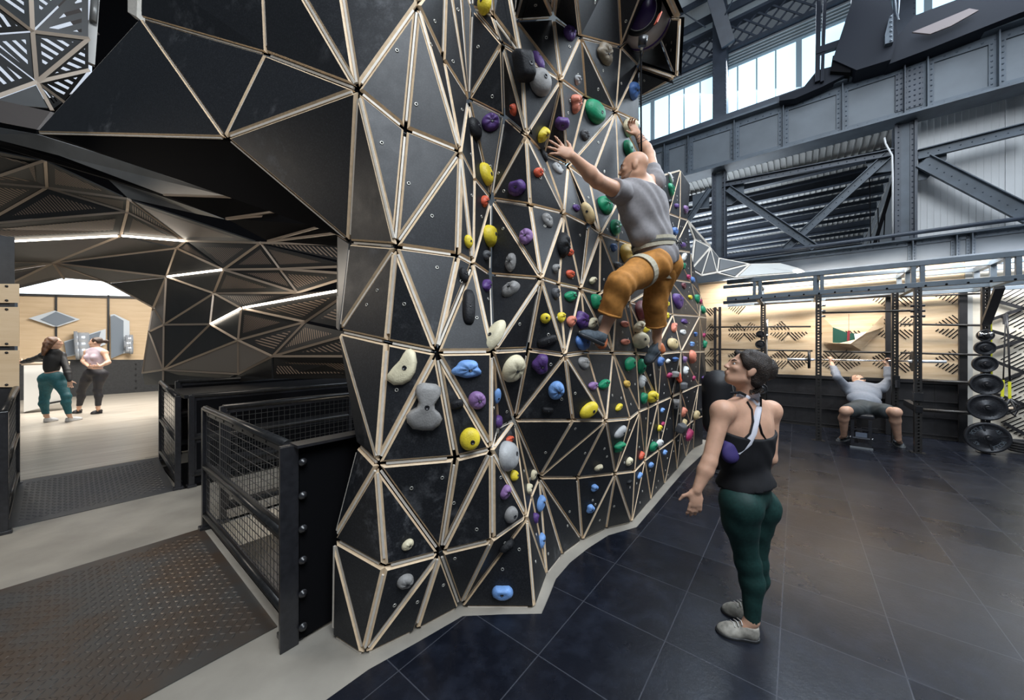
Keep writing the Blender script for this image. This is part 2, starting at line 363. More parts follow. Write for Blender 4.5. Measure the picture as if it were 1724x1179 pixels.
# ------------------------------------------------------------------ climbing holds
HC = {'cream': (.74, .66, .46), 'grey': (.27, .26, .25), 'pale grey': (.40, .40, .40), 'dark grey': (.09, .09, .095), 'black': (.018, .018, .02), 'yellow': (.80, .62, .04),
      'amber': (.80, .50, .10), 'red': (.70, .11, .05), 'coral': (.75, .25, .16), 'purple': (.10, .045, .20), 'lilac': (.27, .15, .34), 'blue': (.08, .18, .45),
      'light blue': (.20, .38, .75), 'green': (.01, .26, .12), 'magenta': (.42, .03, .12), 'maroon': (.16, .04, .05), 'white': (.72, .72, .70), 'brown': (.20, .16, .11), 'tan': (.62, .47, .24)}
def hold_mat(c):
    m = mat('resin_' + c.replace(' ', '_'), HC[c], .5, noise=.22, nscale=14, bump=.25, bscale=110, spec=.2 if 'black' in c else .45)
    return m
# column, row, width, height, turn in degrees, colour, shape, where
HOLDS = '''817 8 26 34 10 yellow d at the top of the wall beside the black overhang
878 114 36 58 20 black b largest, jutting out below the overhang
905 103 15 26 15 purple r next to the big jutting black hold
908 140 38 44 10 grey d under the big jutting black hold
958 57 20 24 0 purple j highest of the purple ones, below the roof
1016 92 34 30 8 brown s with two bolt holes, below the hanging drum
971 135 13 15 0 pale grey j between the grey bulge and the brown hold
1065 154 20 26 15 blue j at the right edge high above the climber
967 175 20 29 20 coral s left of the large green half dome
1000 189 36 36 0 green d high above the climber, largest green half dome
866 185 13 20 10 red w right of the purple ball, high on the left
797 218 23 34 20 black d left of the purple ball near the tall ridge
826 207 30 30 20 purple j round ball right of the black one near the ridge
946 208 23 27 0 purple h above the climber's reaching hand
912 226 19 29 25 yellow w above left of the climber's reaching hand
984 228 14 16 0 dark grey j right of the reaching hand, above the forearm
1058 214 25 36 0 cream w the one gripped by the climber's raised hand
1055 250 16 24 0 green d just above the climber's bald head
914 263 10 20 20 black d in the crease below the reaching hand
938 285 13 18 30 pale grey j oval below the reaching hand
906 291 17 15 10 red j below left of the reaching hand
816 294 21 36 8 yellow d beside the ridge, uppermost of its yellow trio
871 317 27 29 0 purple h heart shaped, left of the climber's elbow
814 339 12 21 15 red w beside the ridge below a yellow hold
921 372 15 25 15 grey j oval in the middle of the upper wall
969 351 11 11 0 purple j tiny one left of the tan oval
990 359 20 40 20 tan d long oval left of the climber's chest
1017 347 24 28 15 green j ribbed, beside the climber's chest
1034 384 16 25 15 green j beside the climber's lower back
823 398 21 36 8 yellow d beside the ridge, middle of its yellow trio
788 407 13 22 8 yellow d on the ridge flank, lowest of its yellow trio
817 429 9 20 -10 dark grey w small sliver below the yellow trio
886 399 22 27 10 lilac j round one scuffed pale, centre of the wall
861 442 19 34 10 grey w diamond shaped with one bolt hole
945 412 19 46 15 black w long one streaked grey by a red hold
958 425 12 12 0 red j touching the long black streaked hold
959 462 13 13 0 red j below the long black streaked hold
934 452 9 18 -10 grey w thin one left of two red holds
780 464 14 26 10 black d above the longest black hold near the ridge
789 517 22 62 -5 black r longest black hold on the pale ridge panel
817 481 14 22 15 purple w right of the longest black hold
861 488 27 30 -25 grey w dusty teardrop below the grey diamond
833 566 26 56 -15 cream d half hidden behind the ridge edge
934 495 10 18 0 dark grey j left of the green wedge
959 499 20 20 0 green w wedge left of the climber's raised knee
918 536 17 17 20 yellow d on a dark panel left of the climber's foot
943 535 9 18 0 yellow j slim one right of the flat yellow hold
960 541 13 22 -10 coral w left of the purple cluster by the foot
977 540 15 28 -15 purple s chalky cluster above the climber's left foot
921 574 36 16 20 black r chalk streaked and tilted, on a dark panel
979 577 20 25 -10 blue j under the climber's left toes
997 472 11 13 10 cream w small one left of the climber's knee
1001 508 12 26 5 green r left of the climber's shin
996 544 15 19 15 cream w above the climber's left foot
1021 510 13 22 0 dark grey j hidden partly by the climber's knee
1013 541 12 20 0 grey j beside the climber's left shin
1032 417 10 12 0 blue j left of the large amber oval
1055 429 24 35 0 amber j large oval by the climber's waist
1038 447 10 12 0 dark grey j below the large amber oval
1051 546 12 11 0 coral j between the climber's legs, upper of two
1052 576 13 11 0 coral j between the climber's legs, lower of two
1075 550 20 21 10 cream w between the legs above the big cream disc
1087 552 13 16 15 yellow j beside the climber's right calf
1077 573 26 28 0 cream d big disc behind the climber's right ankle
1077 524 18 32 25 maroon r slanting behind the climber's right knee
1122 512 9 9 0 yellow j small, right of the climber's right knee
1116 494 8 14 0 green j right of the climber's right thigh
1139 508 18 23 -15 purple j largest on the far end panels
1114 528 8 18 0 blue j beside the climber's right calf
1121 532 6 12 0 yellow j slim, right of the climber's calf
1133 552 10 17 15 coral w beyond the climber's right ankle
1131 580 17 21 0 tan d beside the climber's right heel
1151 542 13 9 0 purple s on the far end panel below the largest purple
1149 560 11 10 0 white j round one on the far end panel
1170 563 8 8 0 blue s small upper of two on the far end panel
1164 580 12 9 0 light blue s lower of two on the far end panel
1150 482 9 10 0 maroon j on the far end above the largest purple
1161 501 8 8 0 yellow j on the far end right of the largest purple
1172 504 8 15 0 green j on the far corner, upper green
1178 508 7 9 0 magenta j on the far corner beside a green one
1182 522 9 14 0 green d on the far corner, lower green
1149 413 13 9 10 purple r at the far end above the white half moon
1150 433 14 13 20 white w half moon at the far end
1138 446 6 8 0 light blue j tiny, behind the climber's hip
1149 448 7 11 0 green j below the white half moon at the far end
1158 467 7 9 0 magenta j small one at the far edge above a blue one
1165 472 7 11 0 blue d at the far edge beside a magenta one
1135 390 10 13 0 blue j right of the climber's waist
1128 320 15 16 0 green j ball behind the climber's shoulder
1128 300 18 9 0 white d half moon at the top of the far end
1124 342 8 15 0 black w behind the climber's shoulder below a green ball
1138 347 8 8 15 purple r small, upper far end
1153 353 9 12 0 lilac j upper far end next to the edge
1185 580 5 13 0 green j slim at the outermost edge
1184 565 5 8 0 magenta j tiny at the outermost edge
678 618 48 60 0 cream c crescent with a bolt hole, lower left
717 684 60 78 -8 grey t large hourglass shaped
786 622 46 30 0 light blue s rippled and wide, near the ridge
803 674 28 31 0 lilac j ball above the yellow disc
769 681 23 17 15 black r small leaf left of the lilac ball
791 739 34 38 0 yellow d disc on the lower left panels
836 667 11 26 0 light blue d half hidden behind the lower ridge
837 710 9 22 0 purple d half hidden behind the lower ridge
863 620 31 49 -5 cream j tall oval right of the ridge
910 613 26 34 0 purple s scuffed lump right of the cream oval
936 657 26 31 -15 light blue j oval above the dark crimp
922 690 21 10 -5 black r flat crimp on the middle panel
990 690 28 24 25 yellow d chalky oval on the middle panels
981 612 14 20 -15 grey j small oval below the climber's foot
997 650 14 17 -10 lilac w left of a green wedge
1016 647 19 19 0 green w wedge right of a lilac one
1058 613 13 22 15 green r bean left of the long green one
1077 617 11 28 -15 green r long one below the cream disc
1078 642 8 24 0 white w sliver under the long green one
1054 647 9 13 -15 amber j small one below the green bean
1097 668 16 21 -15 yellow j oval on the lower far panels
1082 671 10 20 5 green j left of the lower far yellow oval
1041 686 11 11 15 yellow j small one above the grey egg
1043 727 18 17 15 pale grey d egg on a dark panel
1041 752 16 18 0 green s jagged lump below the grey egg
857 740 12 14 -15 red w in the deep crease above the grey slab
852 768 26 50 -15 pale grey d slab in the deep crease
864 801 11 18 -10 yellow d in the deep crease under the grey slab
850 828 19 25 15 lilac w wedge on the lower ridge panel
859 866 21 27 10 grey d egg on the lower ridge panel
897 800 8 17 0 cream j in the crease, upper of two
889 823 8 17 0 cream j in the crease, lower of two
909 847 13 30 -10 light blue w split leaf in the low crease, upper
900 873 8 17 0 purple j between two blue leaves in the low crease
910 910 12 28 -10 light blue w leaf in the low crease, lower
852 917 26 18 10 black w chalky wedge above the lowest blue hold
846 997 33 27 0 light blue h lowest blue hold near the floor
686 917 21 17 15 cream j small one above the grey blob
682 978 29 23 10 grey j blob lowest on the left
1007 787 13 10 10 cream j small one on the dark lower panel
1000 821 11 12 0 light blue s square, upper of two near the foot
993 856 12 14 0 light blue s square, lower of two near the foot
1078 767 7 14 10 red w slim on the low far panels
1058 777 9 14 10 cream j oval below the green lump
1059 812 8 8 0 black j little ring low on the wall
1076 801 8 10 0 light blue j low far panels, leftmost blue
1095 783 7 10 0 light blue j low far panels, second blue
1118 762 7 9 0 light blue j low far panels, third blue
1098 752 9 17 0 green j low far panels beside a white one
1109 746 11 12 0 white d low far panels beside a green one
1109 721 6 11 0 yellow j low far panels below the ledge
1115 714 6 7 0 magenta j tiny, touching a yellow one
1114 691 6 8 0 light blue j just under the slanting ledge
1110 609 10 17 0 blue j right of the climber's hanging toe
1123 608 5 9 0 white w sliver under the level ledge
1136 605 8 8 0 blue s small, under the level ledge
1151 606 6 12 0 lilac j at the end of the level ledge
1163 601 17 22 -10 coral d biggest red hold at the far end
1152 624 9 17 0 white w on the corner below the level ledge
1126 632 7 9 0 magenta j left of a grey block
1134 630 9 12 0 grey b block left of the red pinch
1143 636 10 18 10 red s pinch on the far corner
1167 637 7 8 0 magenta j below the biggest red hold
1184 637 7 8 0 purple s at the outer edge behind the woman
1148 650 12 14 0 dark grey b block under the red pinch
1138 679 14 17 0 grey b block under the slanting ledge tip
1149 694 9 16 -10 coral j below the ledge tip
1150 713 14 14 0 tan d above the magenta ring
1143 719 12 18 0 dark grey b left of the tan lump
1171 699 9 14 15 tan d low at the far end
1158 732 17 21 0 magenta j ring, the largest magenta hold
1185 709 8 13 0 red j low at the outer edge behind the woman
1179 692 9 10 0 black b low at the far end beside a tan one'''
SIZE_W = lambda a: 'big' if a > 900 else ('small' if a < 140 else '')
SHAPE_W = {'d': 'domed', 'j': 'pocketed', 'r': 'bar shaped', 'h': 'heart shaped', 'w': 'wedge shaped', 's': 'knobbly', 'b': 'block shaped', 'c': 'crescent shaped', 't': 'hourglass'}
T_PROF = [(0, -1), (.55, -.97), (.9, -.72), (1, -.45), (.82, -.24), (.5, -.06), (.44, .18), (.6, .4), (.72, .62), (.66, .85), (.36, .99)]
C_PROF = [(.55, 1.0), (.3, .97), (.1, .75), (-.15, .35), (-.6, -.05), (-1, -.5), (-.95, -.75), (-.5, -1), (.1, -.98), (.6, -.75), (.9, -.3), (1, .25), (.85, .8)]
def outline(kind, k, rg):
    if kind == 't': return T_PROF + [(-a, b) for a, b in T_PROF[:0:-1]]
    if kind == 'c': return C_PROF[::-1]
    pts = []
    ph = rg.random() * 6
    for i in range(k):
        a = 2 * math.pi * i / k; c, s_ = math.cos(a), math.sin(a); r = 1.0
        if kind == 'h': r = 1 - .22 * max(0, s_) ** 3 * (1 if abs(c) < .5 else .2) + .08 * abs(c) - .1 * (s_ < -.5)
        elif kind == 'w': r = 1 - .30 * max(0, math.cos(a - 2.2)) ** 2 - .22 * max(0, math.cos(a + .6)) ** 2
        elif kind == 's': r = 1 + .11 * math.sin(3 * a + ph) + .06 * math.sin(5 * a + ph)
        elif kind == 'b': r = 1 / max(abs(c), abs(s_)) * .82
        elif kind == 'c': r = 1 - .42 * max(0, math.cos(a - 2.45)) ** 1.5
        elif kind == 't': r = 1 - .48 * max(0, abs(c) - .25) ** 1.2 + (.05 if s_ < 0 else -.02)
        elif kind == 'j': r = 1 + .06 * math.sin(2 * a + ph)
        elif kind == 'r': r = 1 - .06 * math.cos(4 * a)
        pts.append((c * r, s_ * r))
    return pts
HOLD_AT = {}
for ln in HOLDS.split('\n'):
    w_ = ln.split(' '); px, py, pw, ph, rot = map(float, w_[:5])
    if w_[5] in ('pale', 'dark', 'light'): colr = w_[5] + ' ' + w_[6]; kind = w_[7]; where = ' '.join(w_[8:])
    else: colr = w_[5]; kind = w_[6]; where = ' '.join(w_[7:])
    h_ = hit_wall(px, py)
    if h_ is None: continue
    d, n = h_; c = EYE + ray(px, py) * d
    # the panel's own axes: y up along the panel, x across it
    y = (Vector((0, 0, 1)) - n * n.z).normalized(); x = y.cross(n).normalized()
    if x.x < 0: x = -x
    pc = proj(c); qx = proj(c + x * .01); qy = proj(c + y * .01)
    sx = max(math.hypot(qx[0] - pc[0], qx[1] - pc[1]) / .01, FPX / d * .38); sy = max(math.hypot(qy[0] - pc[0], qy[1] - pc[1]) / .01, FPX / d * .5)
    hw, hh = pw / 2 / sx, ph / 2 / sy; ra = math.radians(rot)
    rg = random.Random(int(px * 7 + py)); K = 28; ol = outline(kind, K, rg); K = len(ol)
    dep = {'b': .95, 'd': .62, 'j': .6, 'r': .7, 'c': .38, 't': .5, 'h': .7, 'w': .6, 's': .65}[kind] * min(hw, hh) * 1.05 + .008
    dep = min(dep, .085 if kind != 'b' else .12)
    prof = [(1.0, -.02), (1.02, .14), (.96, .42), (.84, .70), (.64, .90), (.36, .98), (.0, 1.0)]
    if kind == 'b': prof = [(1.0, -.02), (1.0, .45), (.82, .86), (.7, .97), (.4, 1.0), (.0, 1.0)]
    if kind in 'ct': prof = [(1.0, -.02), (1.02, .3), (.97, .62), (.88, .85), (.72, .97), (.4, 1.0), (0, 1.0)]
    bh = (rg.uniform(-.05, .25), rg.uniform(-.15, .2)) if kind not in 'tc' else ((0.02, .02) if kind == 't' else (.3, -.1))
    mb = MB(); vs_ = []; tilt = .16 if kind in 'jwhs' else 0
    for r, z in prof:
        for (a, b) in ol:
            u, v = (a * r + bh[0] * (1 - r)) * hw, (b * r + bh[1] * (1 - r)) * hh
            lump = 1 + (.13 * math.sin(a * 5 + px) * math.sin(b * 6 + py) if kind in 'sjw' and 0 < r < 1 else 0)
            zz = dep * z * lump * (1 + tilt * (b if r > .3 else 0))
            if kind in 'jhs' and r < .5: zz *= .84 + .16 * (r / .5)
            vs_.append(c + x * (u * math.cos(ra) - v * math.sin(ra)) + y * (u * math.sin(ra) + v * math.cos(ra)) + n * zz)
    mb.add(vs_, [(i * K + j, i * K + (j + 1) % K, (i + 1) * K + (j + 1) % K, (i + 1) * K + j) for i in range(len(prof) - 1) for j in range(K)], 0, True)
    sw = SIZE_W(pw * ph)
    lab = ' '.join(f'{sw} {colr} {SHAPE_W[kind]} climbing hold {where}'.split()).replace('shaped climbing hold heart shaped', 'shaped climbing hold')
    o = mb.build('climbing_hold', hold_mat(colr)); tag(o, ' '.join(lab.split()[:16]), 'climbing hold', 'climbing holds on the wall')
    HOLD_AT[(px, py)] = (c, n, dep)
    if pw * ph > 90:
        hx, hy = bh[0] * hw, bh[1] * hh; zc = dep * (.86 if kind in 'jhs' else 1.0)
        bc = c + x * (hx * math.cos(ra) - hy * math.sin(ra)) + y * (hx * math.sin(ra) + hy * math.cos(ra))
        br = min(.0125, .22 * min(hw, hh))
        b_ = MB(); b_.lathe(bc, n, [(br, zc * .8), (br * 1.0, zc + .002), (br * .75, zc + .003), (br * .7, zc - .0), (.0001, zc + .0005)], 14)
        b_.build('bolt', M_BLKG, o)
# ------------------------------------------------------------------ floors
def make_rubber():
    m = mat('black_rubber_tiles', (.02, .022, .028), .4, spec=.5); N, L, b = nodes_of(m)
    g = N.new('ShaderNodeNewGeometry').outputs['Position']
    s_ = dotc(N, L, g, tuple(E2)); t_ = dotc(N, L, g, tuple(U2))
    def seam(v, off, step):
        f = val(N, L, 'FRACT', val(N, L, 'DIVIDE', val(N, L, 'ADD', v, off), step))
        a = val(N, L, 'ABSOLUTE', val(N, L, 'SUBTRACT', f, .5))
        return val(N, L, 'GREATER_THAN', a, .5 - .0028 / step)
    sm = val(N, L, 'MAXIMUM', seam(s_, .555, .485), seam(t_, -2.02, .5))
    big = noise_tex(N, L, g, 1.3, 8, .62); fine = noise_tex(N, L, g, 46, 4); med = noise_tex(N, L, g, 6, 8, .7); grit = noise_tex(N, L, g, 260, 2)
    # each tile its own tone
    cb = N.new('ShaderNodeCombineXYZ'); L.new(val(N, L, 'FLOOR', val(N, L, 'DIVIDE', val(N, L, 'ADD', s_, .555), .485)), cb.inputs[0]); L.new(val(N, L, 'FLOOR', val(N, L, 'DIVIDE', val(N, L, 'ADD', t_, -2.02), .5)), cb.inputs[1])
    wn = N.new('ShaderNodeTexWhiteNoise'); wn.noise_dimensions = '2D'; L.new(cb.outputs[0], wn.inputs['Vector']); tone = wn.outputs['Value']
    dust = ramp(N, L, med, [(.46, 0.0), (.70, 1.0)])
    c = mixc(N, L, val(N, L, 'MULTIPLY', dust, .7), (.0035, .0045, .0085), (.018, .022, .035))
    c = mixc(N, L, val(N, L, 'MULTIPLY', tone, .35), c, (.014, .017, .027))
    c = mixc(N, L, ramp(N, L, grit, [(.70, 0.0), (.76, .55)]), c, (.14, .145, .16))
    c = mixc(N, L, sm, c, (.045, .048, .06))
    L.new(c, b.inputs['Base Color'])
    L.new(val(N, L, 'ADD', val(N, L, 'MULTIPLY', big, .22), val(N, L, 'ADD', val(N, L, 'MULTIPLY', tone, .07), .15)), b.inputs['Roughness'])
    bp = N.new('ShaderNodeBump'); bp.inputs['Strength'].default_value = .25; bp.inputs['Distance'].default_value = .004
    L.new(val(N, L, 'SUBTRACT', fine, val(N, L, 'MULTIPLY', sm, 1.5)), bp.inputs['Height']); L.new(bp.outputs[0], b.inputs['Normal'])
    return m
M_RUB = make_rubber()
M_CONC = mat('polished_concrete', (.31, .285, .245), .45, noise=.22, nscale=2.6, bump=.06, bscale=90)
def rect(mb, s0, s1, t0, t1, z0, z1, mi=0): return mb.box(R((s0 + s1) / 2, (t0 + t1) / 2, (z0 + z1) / 2), s1 - s0, t1 - t0, z1 - z0, None, mi)
fl = MB()
rect(fl, -6.6, 8, -3, .8, -.25, 0); rect(fl, -5.4, -4.06, .8, 5.0, -.25, 0); rect(fl, -2.12, 8, .8, 9.6, -.25, 0); rect(fl, -6.6, -2.12, 3.6, 9.6, -.25, 0)
struct(fl.build('floor', M_CONC), 'grey polished concrete floor of the walkway')
edge = [(470, 1240), (555, 1179), (620, 1132), (700, 1087), (779, 1041), (848, 1038), (912, 1037), (926, 1004), (936, 978), (960, 950), (990, 926), (1024, 904), (1072, 890), (1104, 852), (1127, 824), (1150, 797), (1193, 757)]
pg = [G(*e) for e in edge] + [R(-1.12, 6.9), R(-2.4, 6.9), R(-2.4, 9.4), R(7, 9.4), R(7, -1.5), R(-.9, -1.5)]
rb = MB(); rb.slab([Vector((p.x, p.y, .012)) for p in pg], (0, 0, 1), .0115)
struct(rb.build('floor_rubber', M_RUB), 'black rubber tile floor of the gym')
def plank_mat():
    m = mat('pale_oak_planks', (.55, .48, .39), .33); N, L, b = nodes_of(m)
    g = N.new('ShaderNodeNewGeometry').outputs['Position']; s_ = dotc(N, L, g, tuple(E2)); t_ = dotc(N, L, g, tuple(U2))
    pl = val(N, L, 'FLOOR', val(N, L, 'MULTIPLY', s_, 5.5))
    cb = N.new('ShaderNodeCombineXYZ'); L.new(val(N, L, 'MULTIPLY', s_, 9), cb.inputs[0]); L.new(val(N, L, 'MULTIPLY', t_, .7), cb.inputs[1]); L.new(pl, cb.inputs[2])
    n = noise_tex(N, L, cb.outputs[0], 2.2, 6)
    L.new(ramp(N, L, n, [(.3, (.36, .31, .25)), (.7, (.60, .55, .47))]), b.inputs['Base Color'])
    return m
wf_ = MB(); rect(wf_, -17.2, -6.62, -6, 9, .0, .15)
struct(wf_.build('floor_studio', plank_mat()), 'pale wooden plank floor of the studio')
lw = MB(); rect(lw, -7, -1.5, .3, 5, -3.05, -3.0)
struct(lw.build('floor_lower', mat('beige_screed', (.55, .50, .42), .6)), 'beige floor of the level below the stairwell')

# ------------------------------------------------------------------ rear wall: wainscot, slotted plywood
def ply_mat(name, c0, c1, band):
    m = mat(name, c0, .5); N, L, b = nodes_of(m)
    g = N.new('ShaderNodeNewGeometry').outputs['Position']; s_ = dotc(N, L, g, tuple(E2)); z_ = dotc(N, L, g, (0, 0, 1)); t_ = dotc(N, L, g, tuple(U2))
    cb = N.new('ShaderNodeCombineXYZ'); L.new(val(N, L, 'MULTIPLY', val(N, L, 'ADD', s_, t_), .7), cb.inputs[0]); L.new(val(N, L, 'MULTIPLY', z_, 6), cb.inputs[1])
    L.new(val(N, L, 'FLOOR', val(N, L, 'MULTIPLY', z_, band)), cb.inputs[2])
    n = noise_tex(N, L, cb.outputs[0], 2.0, 7)
    L.new(ramp(N, L, n, [(.3, c0), (.7, c1)]), b.inputs['Base Color'])
    return m
M_PLYWALL = ply_mat('warm_slotted_plywood', (.55, .39, .23), (.76, .61, .43), 4.2)
M_PLYSTUD = ply_mat('studio_plywood', (.62, .45, .27), (.72, .55, .36), .9)
M_CREAM = ply_mat('cream_board', (.58, .52, .42), (.70, .66, .57), 2.2)
TW = 9.47
wb = MB(); rect(wb, -3.2, 2.24, TW, TW + .12, 0, 1.0)
for k in range(-3, 3): rect(wb, k * .95 - .01, k * .95 + .01, TW - .006, TW, .02, .98)
for z in (.06, .36, .64): rect(wb, -3.2, 2.24, TW - .02, TW, z, z + .018)
rect(wb, -3.2, 2.26, TW - .05, TW, .97, 1.03)
struct(wb.build('wall_wainscot', M_BLK), 'black panelled lower part of the rear wall')
wp = MB(); rect(wp, -3.2, 2.24, TW + .01, TW + .1, 1.03, 3.3, 0)
rngs = random.Random(5)
# slots cut in triangular fields, mirrored pair by pair
bw, bh = .33, .30
for i in range(-8, 8):
    for j in range(7):
        s0, z0 = i * bw * 1.18 - .1, 1.05 + j * bh
        if j >= 5 or s0 + bw > 2.2 or (j == 4 and -1.0 < s0 < .9 and i % 3) or (-.35 < s0 < .75 and j in (3, 4)): continue
        dr = 1 if (i + j) % 2 else -1; gro = 1 if i % 2 else -1
        for k in range(7):
            f = (k + .5) / 7; ht = bh * .62 * (f if gro > 0 else 1 - f)
            if ht < .025: continue
            a = s0 + bw * f; zc = z0 + (ht / 2 + .03 if j % 2 else bh - ht / 2 - .03)
            wp.bar(R(a - ht * .4 * dr, TW + .004, zc - ht / 2), R(a + ht * .4 * dr, TW + .004, zc + ht / 2), .013, .0125, tuple(U2), 1)
struct(wp.build('wall_rear', [M_PLYWALL, M_VOID]), 'warm plywood rear wall cut with slanting slots')
wr = MB(); rect(wr, 2.3, 6.5, TW, TW + .1, 0, 3.3, 0)
for i in range(9):
    for j in range(7):
        s0, z0 = 2.62 + i * .36, .18 + j * .34
        for k in range(7):
            f = (k + .5) / 7; ln = .30 * (1 - abs(f - .5) * .7); c = R(s0 + .16 + (f - .5) * .26, TW - .004, z0 + .16 - (f - .5) * .24)
            wr.bar(c - E2 * ln * .36 - Vector((0, 0, ln * .30)), c + E2 * ln * .36 + Vector((0, 0, ln * .30)), .012, .011, tuple(U2), 1)
struct(wr.build('wall_right', [M_CREAM, M_VOID]), 'cream perforated rear wall at the right')
lat = MB()
for (a, b, c, d) in ((1664, 503, 1732, 522), (1664, 540, 1732, 516), (1664, 556, 1732, 575), (1664, 590, 1732, 570), (1668, 606, 1732, 630), (1668, 648, 1732, 624), (1672, 662, 1732, 684), (1680, 702, 1732, 678), (1690, 712, 1732, 735)):
    lat.bar(T(a, b, 9.40), T(c, d, 9.40), .045, .03, tuple(U2))
lat.build('lattice_screen', M_BLK); tag(bpy.data.objects['lattice_screen'], 'black diamond lattice of flat bars on the cream perforated wall', 'lattice')
tr = MB(); rect(tr, 2.22, 2.30, TW - .03, TW + .1, 0, 3.3)
struct(tr.build('trim_1', mat('pale_trim', (.45, .45, .43), .5)), 'pale upright trim where plywood meets the cream wall')
hood = thing('wall_hatch', 'slanting plywood hatch with a dark opening above the bench presser', 'hatch', T(1430, 575, 9.3))
hm_ = MB(); q = [T(1384, 532, 9.44), T(1402, 551, 9.22), T(1402, 578, 9.22), T(1384, 576, 9.44)]; hm_.slab(q, -U2, .012)
hm_.slab([T(1488, 530, 9.44), T(1456, 562, 9.22), T(1488, 551, 9.44)], -U2, .012)
hm_.slab([T(1402, 578, 9.22), T(1432, 579, 9.22), T(1456, 562, 9.22), T(1488, 551, 9.44), T(1450, 590, 9.44), T(1384, 576, 9.44)], -U2, .012)
hm_.build('hood', M_PLYWALL, hood)
hm_ = MB(); hm_.slab([T(1402, 551, 9.3), T(1428, 561, 9.3), T(1456, 562, 9.3), T(1432, 579, 9.3), T(1402, 578, 9.3)], -U2, .01); hm_.build('opening', mat('dark_green_glass', (.03, .09, .07), .15), hood)
hm_ = MB(); hm_.slab([T(1438, 562, 9.28), T(1456, 562, 9.28), T(1440, 573, 9.28)], -U2, .01); hm_.build('white_panel', mat('white_enamel', (.75, .75, .75), .4), hood)
hm_ = MB(); hm_.bar(T(1429, 529, 9.24), T(1429, 560, 9.24), .006, .006, tuple(U2)); hm_.bar(T(1429, 557, 9.24), T(1428, 574, 9.24), .035, .02, tuple(U2)); hm_.build('red_latch', mat('dark_red', (.22, .02, .03), .5), hood)

# ------------------------------------------------------------------ riveted steel frame
TG = 9.25
def rivets(mb, p0, p1, step, r, nrm, mi):
    p0, p1 = Vector(p0), Vector(p1); n = max(1, int((p1 - p0).length / step))
    for i in range(n + 1):
        c = p0 + (p1 - p0) * (i / n); mb.lathe(c, nrm, [(r, 0), (r * .75, r * .55), (.0005, r * .8)], 6, mi)
NR = -U2
sx = lambda px, t: st(T(px, 300, t))[0]
s0g, s1g = -4.5, 5.5
g1 = thing('crane_girder', 'tall riveted grey plate girder below the clerestory windows', 'girder', R(1, TG, 5.64))
m_ = MB(); rect(m_, s0g, s1g, TG, TG + .03, 5.70, 6.56); m_.build('web', M_STEELL, g1)
m_ = MB(); rect(m_, s0g, s1g, TG - .2, TG + .25, 6.58, 6.62); rect(m_, s0g, s1g, TG - .03, TG + .0, 6.45, 6.58)
rivets(m_, R(s0g, TG - .03, 6.50), R(s1g, TG - .03, 6.50), .13, .016, NR, 0); m_.build('top_flange', M_STEEL, g1)
m_ = MB(); rect(m_, s0g, s1g, TG - .2, TG + .25, 5.62, 5.66); rect(m_, s0g, s1g, TG - .03, TG, 5.66, 5.78)
rivets(m_, R(s0g, TG - .03, 5.73), R(s1g, TG - .03, 5.73), .13, .016, NR, 0); m_.build('bottom_flange', M_STEEL, g1)
for px in (1078, 1120, 1160, 1237, 1319, 1418, 1560, 1679, 1800):
    s_ = sx(px, TG - .03); m_ = MB(); rect(m_, s_ - .085, s_ + .085, TG - .03, TG, 5.78, 6.45); rect(m_, s_ - .008, s_ + .008, TG - .13, TG - .03, 5.66, 6.58)
    for q in (-.055, .055): rivets(m_, R(s_ + q, TG - .03, 5.80), R(s_ + q, TG - .03, 6.44), .085, .015, NR, 0)
    m_.build('stiffener', M_STEEL, g1)
s_ = sx(1531, TG - .03); m_ = MB(); rect(m_, s_ - .17, s_ + .15, TG - .045, TG, 5.78, 6.46)
for q in (-.15, -.10, -.05, .0, .06, .12): rivets(m_, R(s_ + q, TG - .045, 5.80), R(s_ + q, TG - .045, 6.44), .085, .015, NR, 0)
rect(m_, s_ - .075, s_ - .06, TG - .14, TG - .04, 5.66, 6.58); m_.build('splice_plate', M_STEELD, g1)
m_ = MB(); m_.bar(R(s0g, TG - .1, 6.68), R(s1g, TG - .1, 6.68), .12, .1); m_.bar(R(s0g, TG - .1, 6.75), R(s1g, TG - .1, 6.75), .05, .04); m_.build('crane_rail', M_STEELD, g1)

g2 = thing('lower_girder', 'lower riveted grey girder with a handrail pipe along its top', 'girder', R(1, TG, 3.1))
m_ = MB(); rect(m_, s0g, s1g, TG, TG + .03, 3.12, 3.48); m_.build('web', M_STEELL, g2)
m_ = MB(); rect(m_, s0g, s1g, TG - .12, TG + .15, 3.46, 3.49); rect(m_, s0g, s1g, TG - .02, TG, 3.38, 3.46); rivets(m_, R(s0g, TG - .02, 3.42), R(s1g, TG - .02, 3.42), .1, .012, NR, 0)
rect(m_, s0g, s1g, TG - .12, TG + .15, 3.08, 3.11); m_.build('flange', M_STEEL, g2)
m_ = MB(); m_.cyl(R(s0g, TG - .14, 3.57), R(s1g, TG - .14, 3.57), .035, n=10); m_.build('pipe', M_STEELD, g2)
for px in (1535, 1608, 1634):
    s_ = sx(px, TG); m_ = MB(); rect(m_, s_ - .05, s_ + .05, TG - .02, TG, 3.12, 3.46); rect(m_, s_ - .006, s_ + .006, TG - .1, TG, 3.1, 3.47)
    for q in (-.03, .03): rivets(m_, R(s_ + q, TG - .02, 3.14), R(s_ + q, TG - .02, 3.40), .05, .010, NR, 0)
    m_.build('stiffener', M_STEEL, g2)

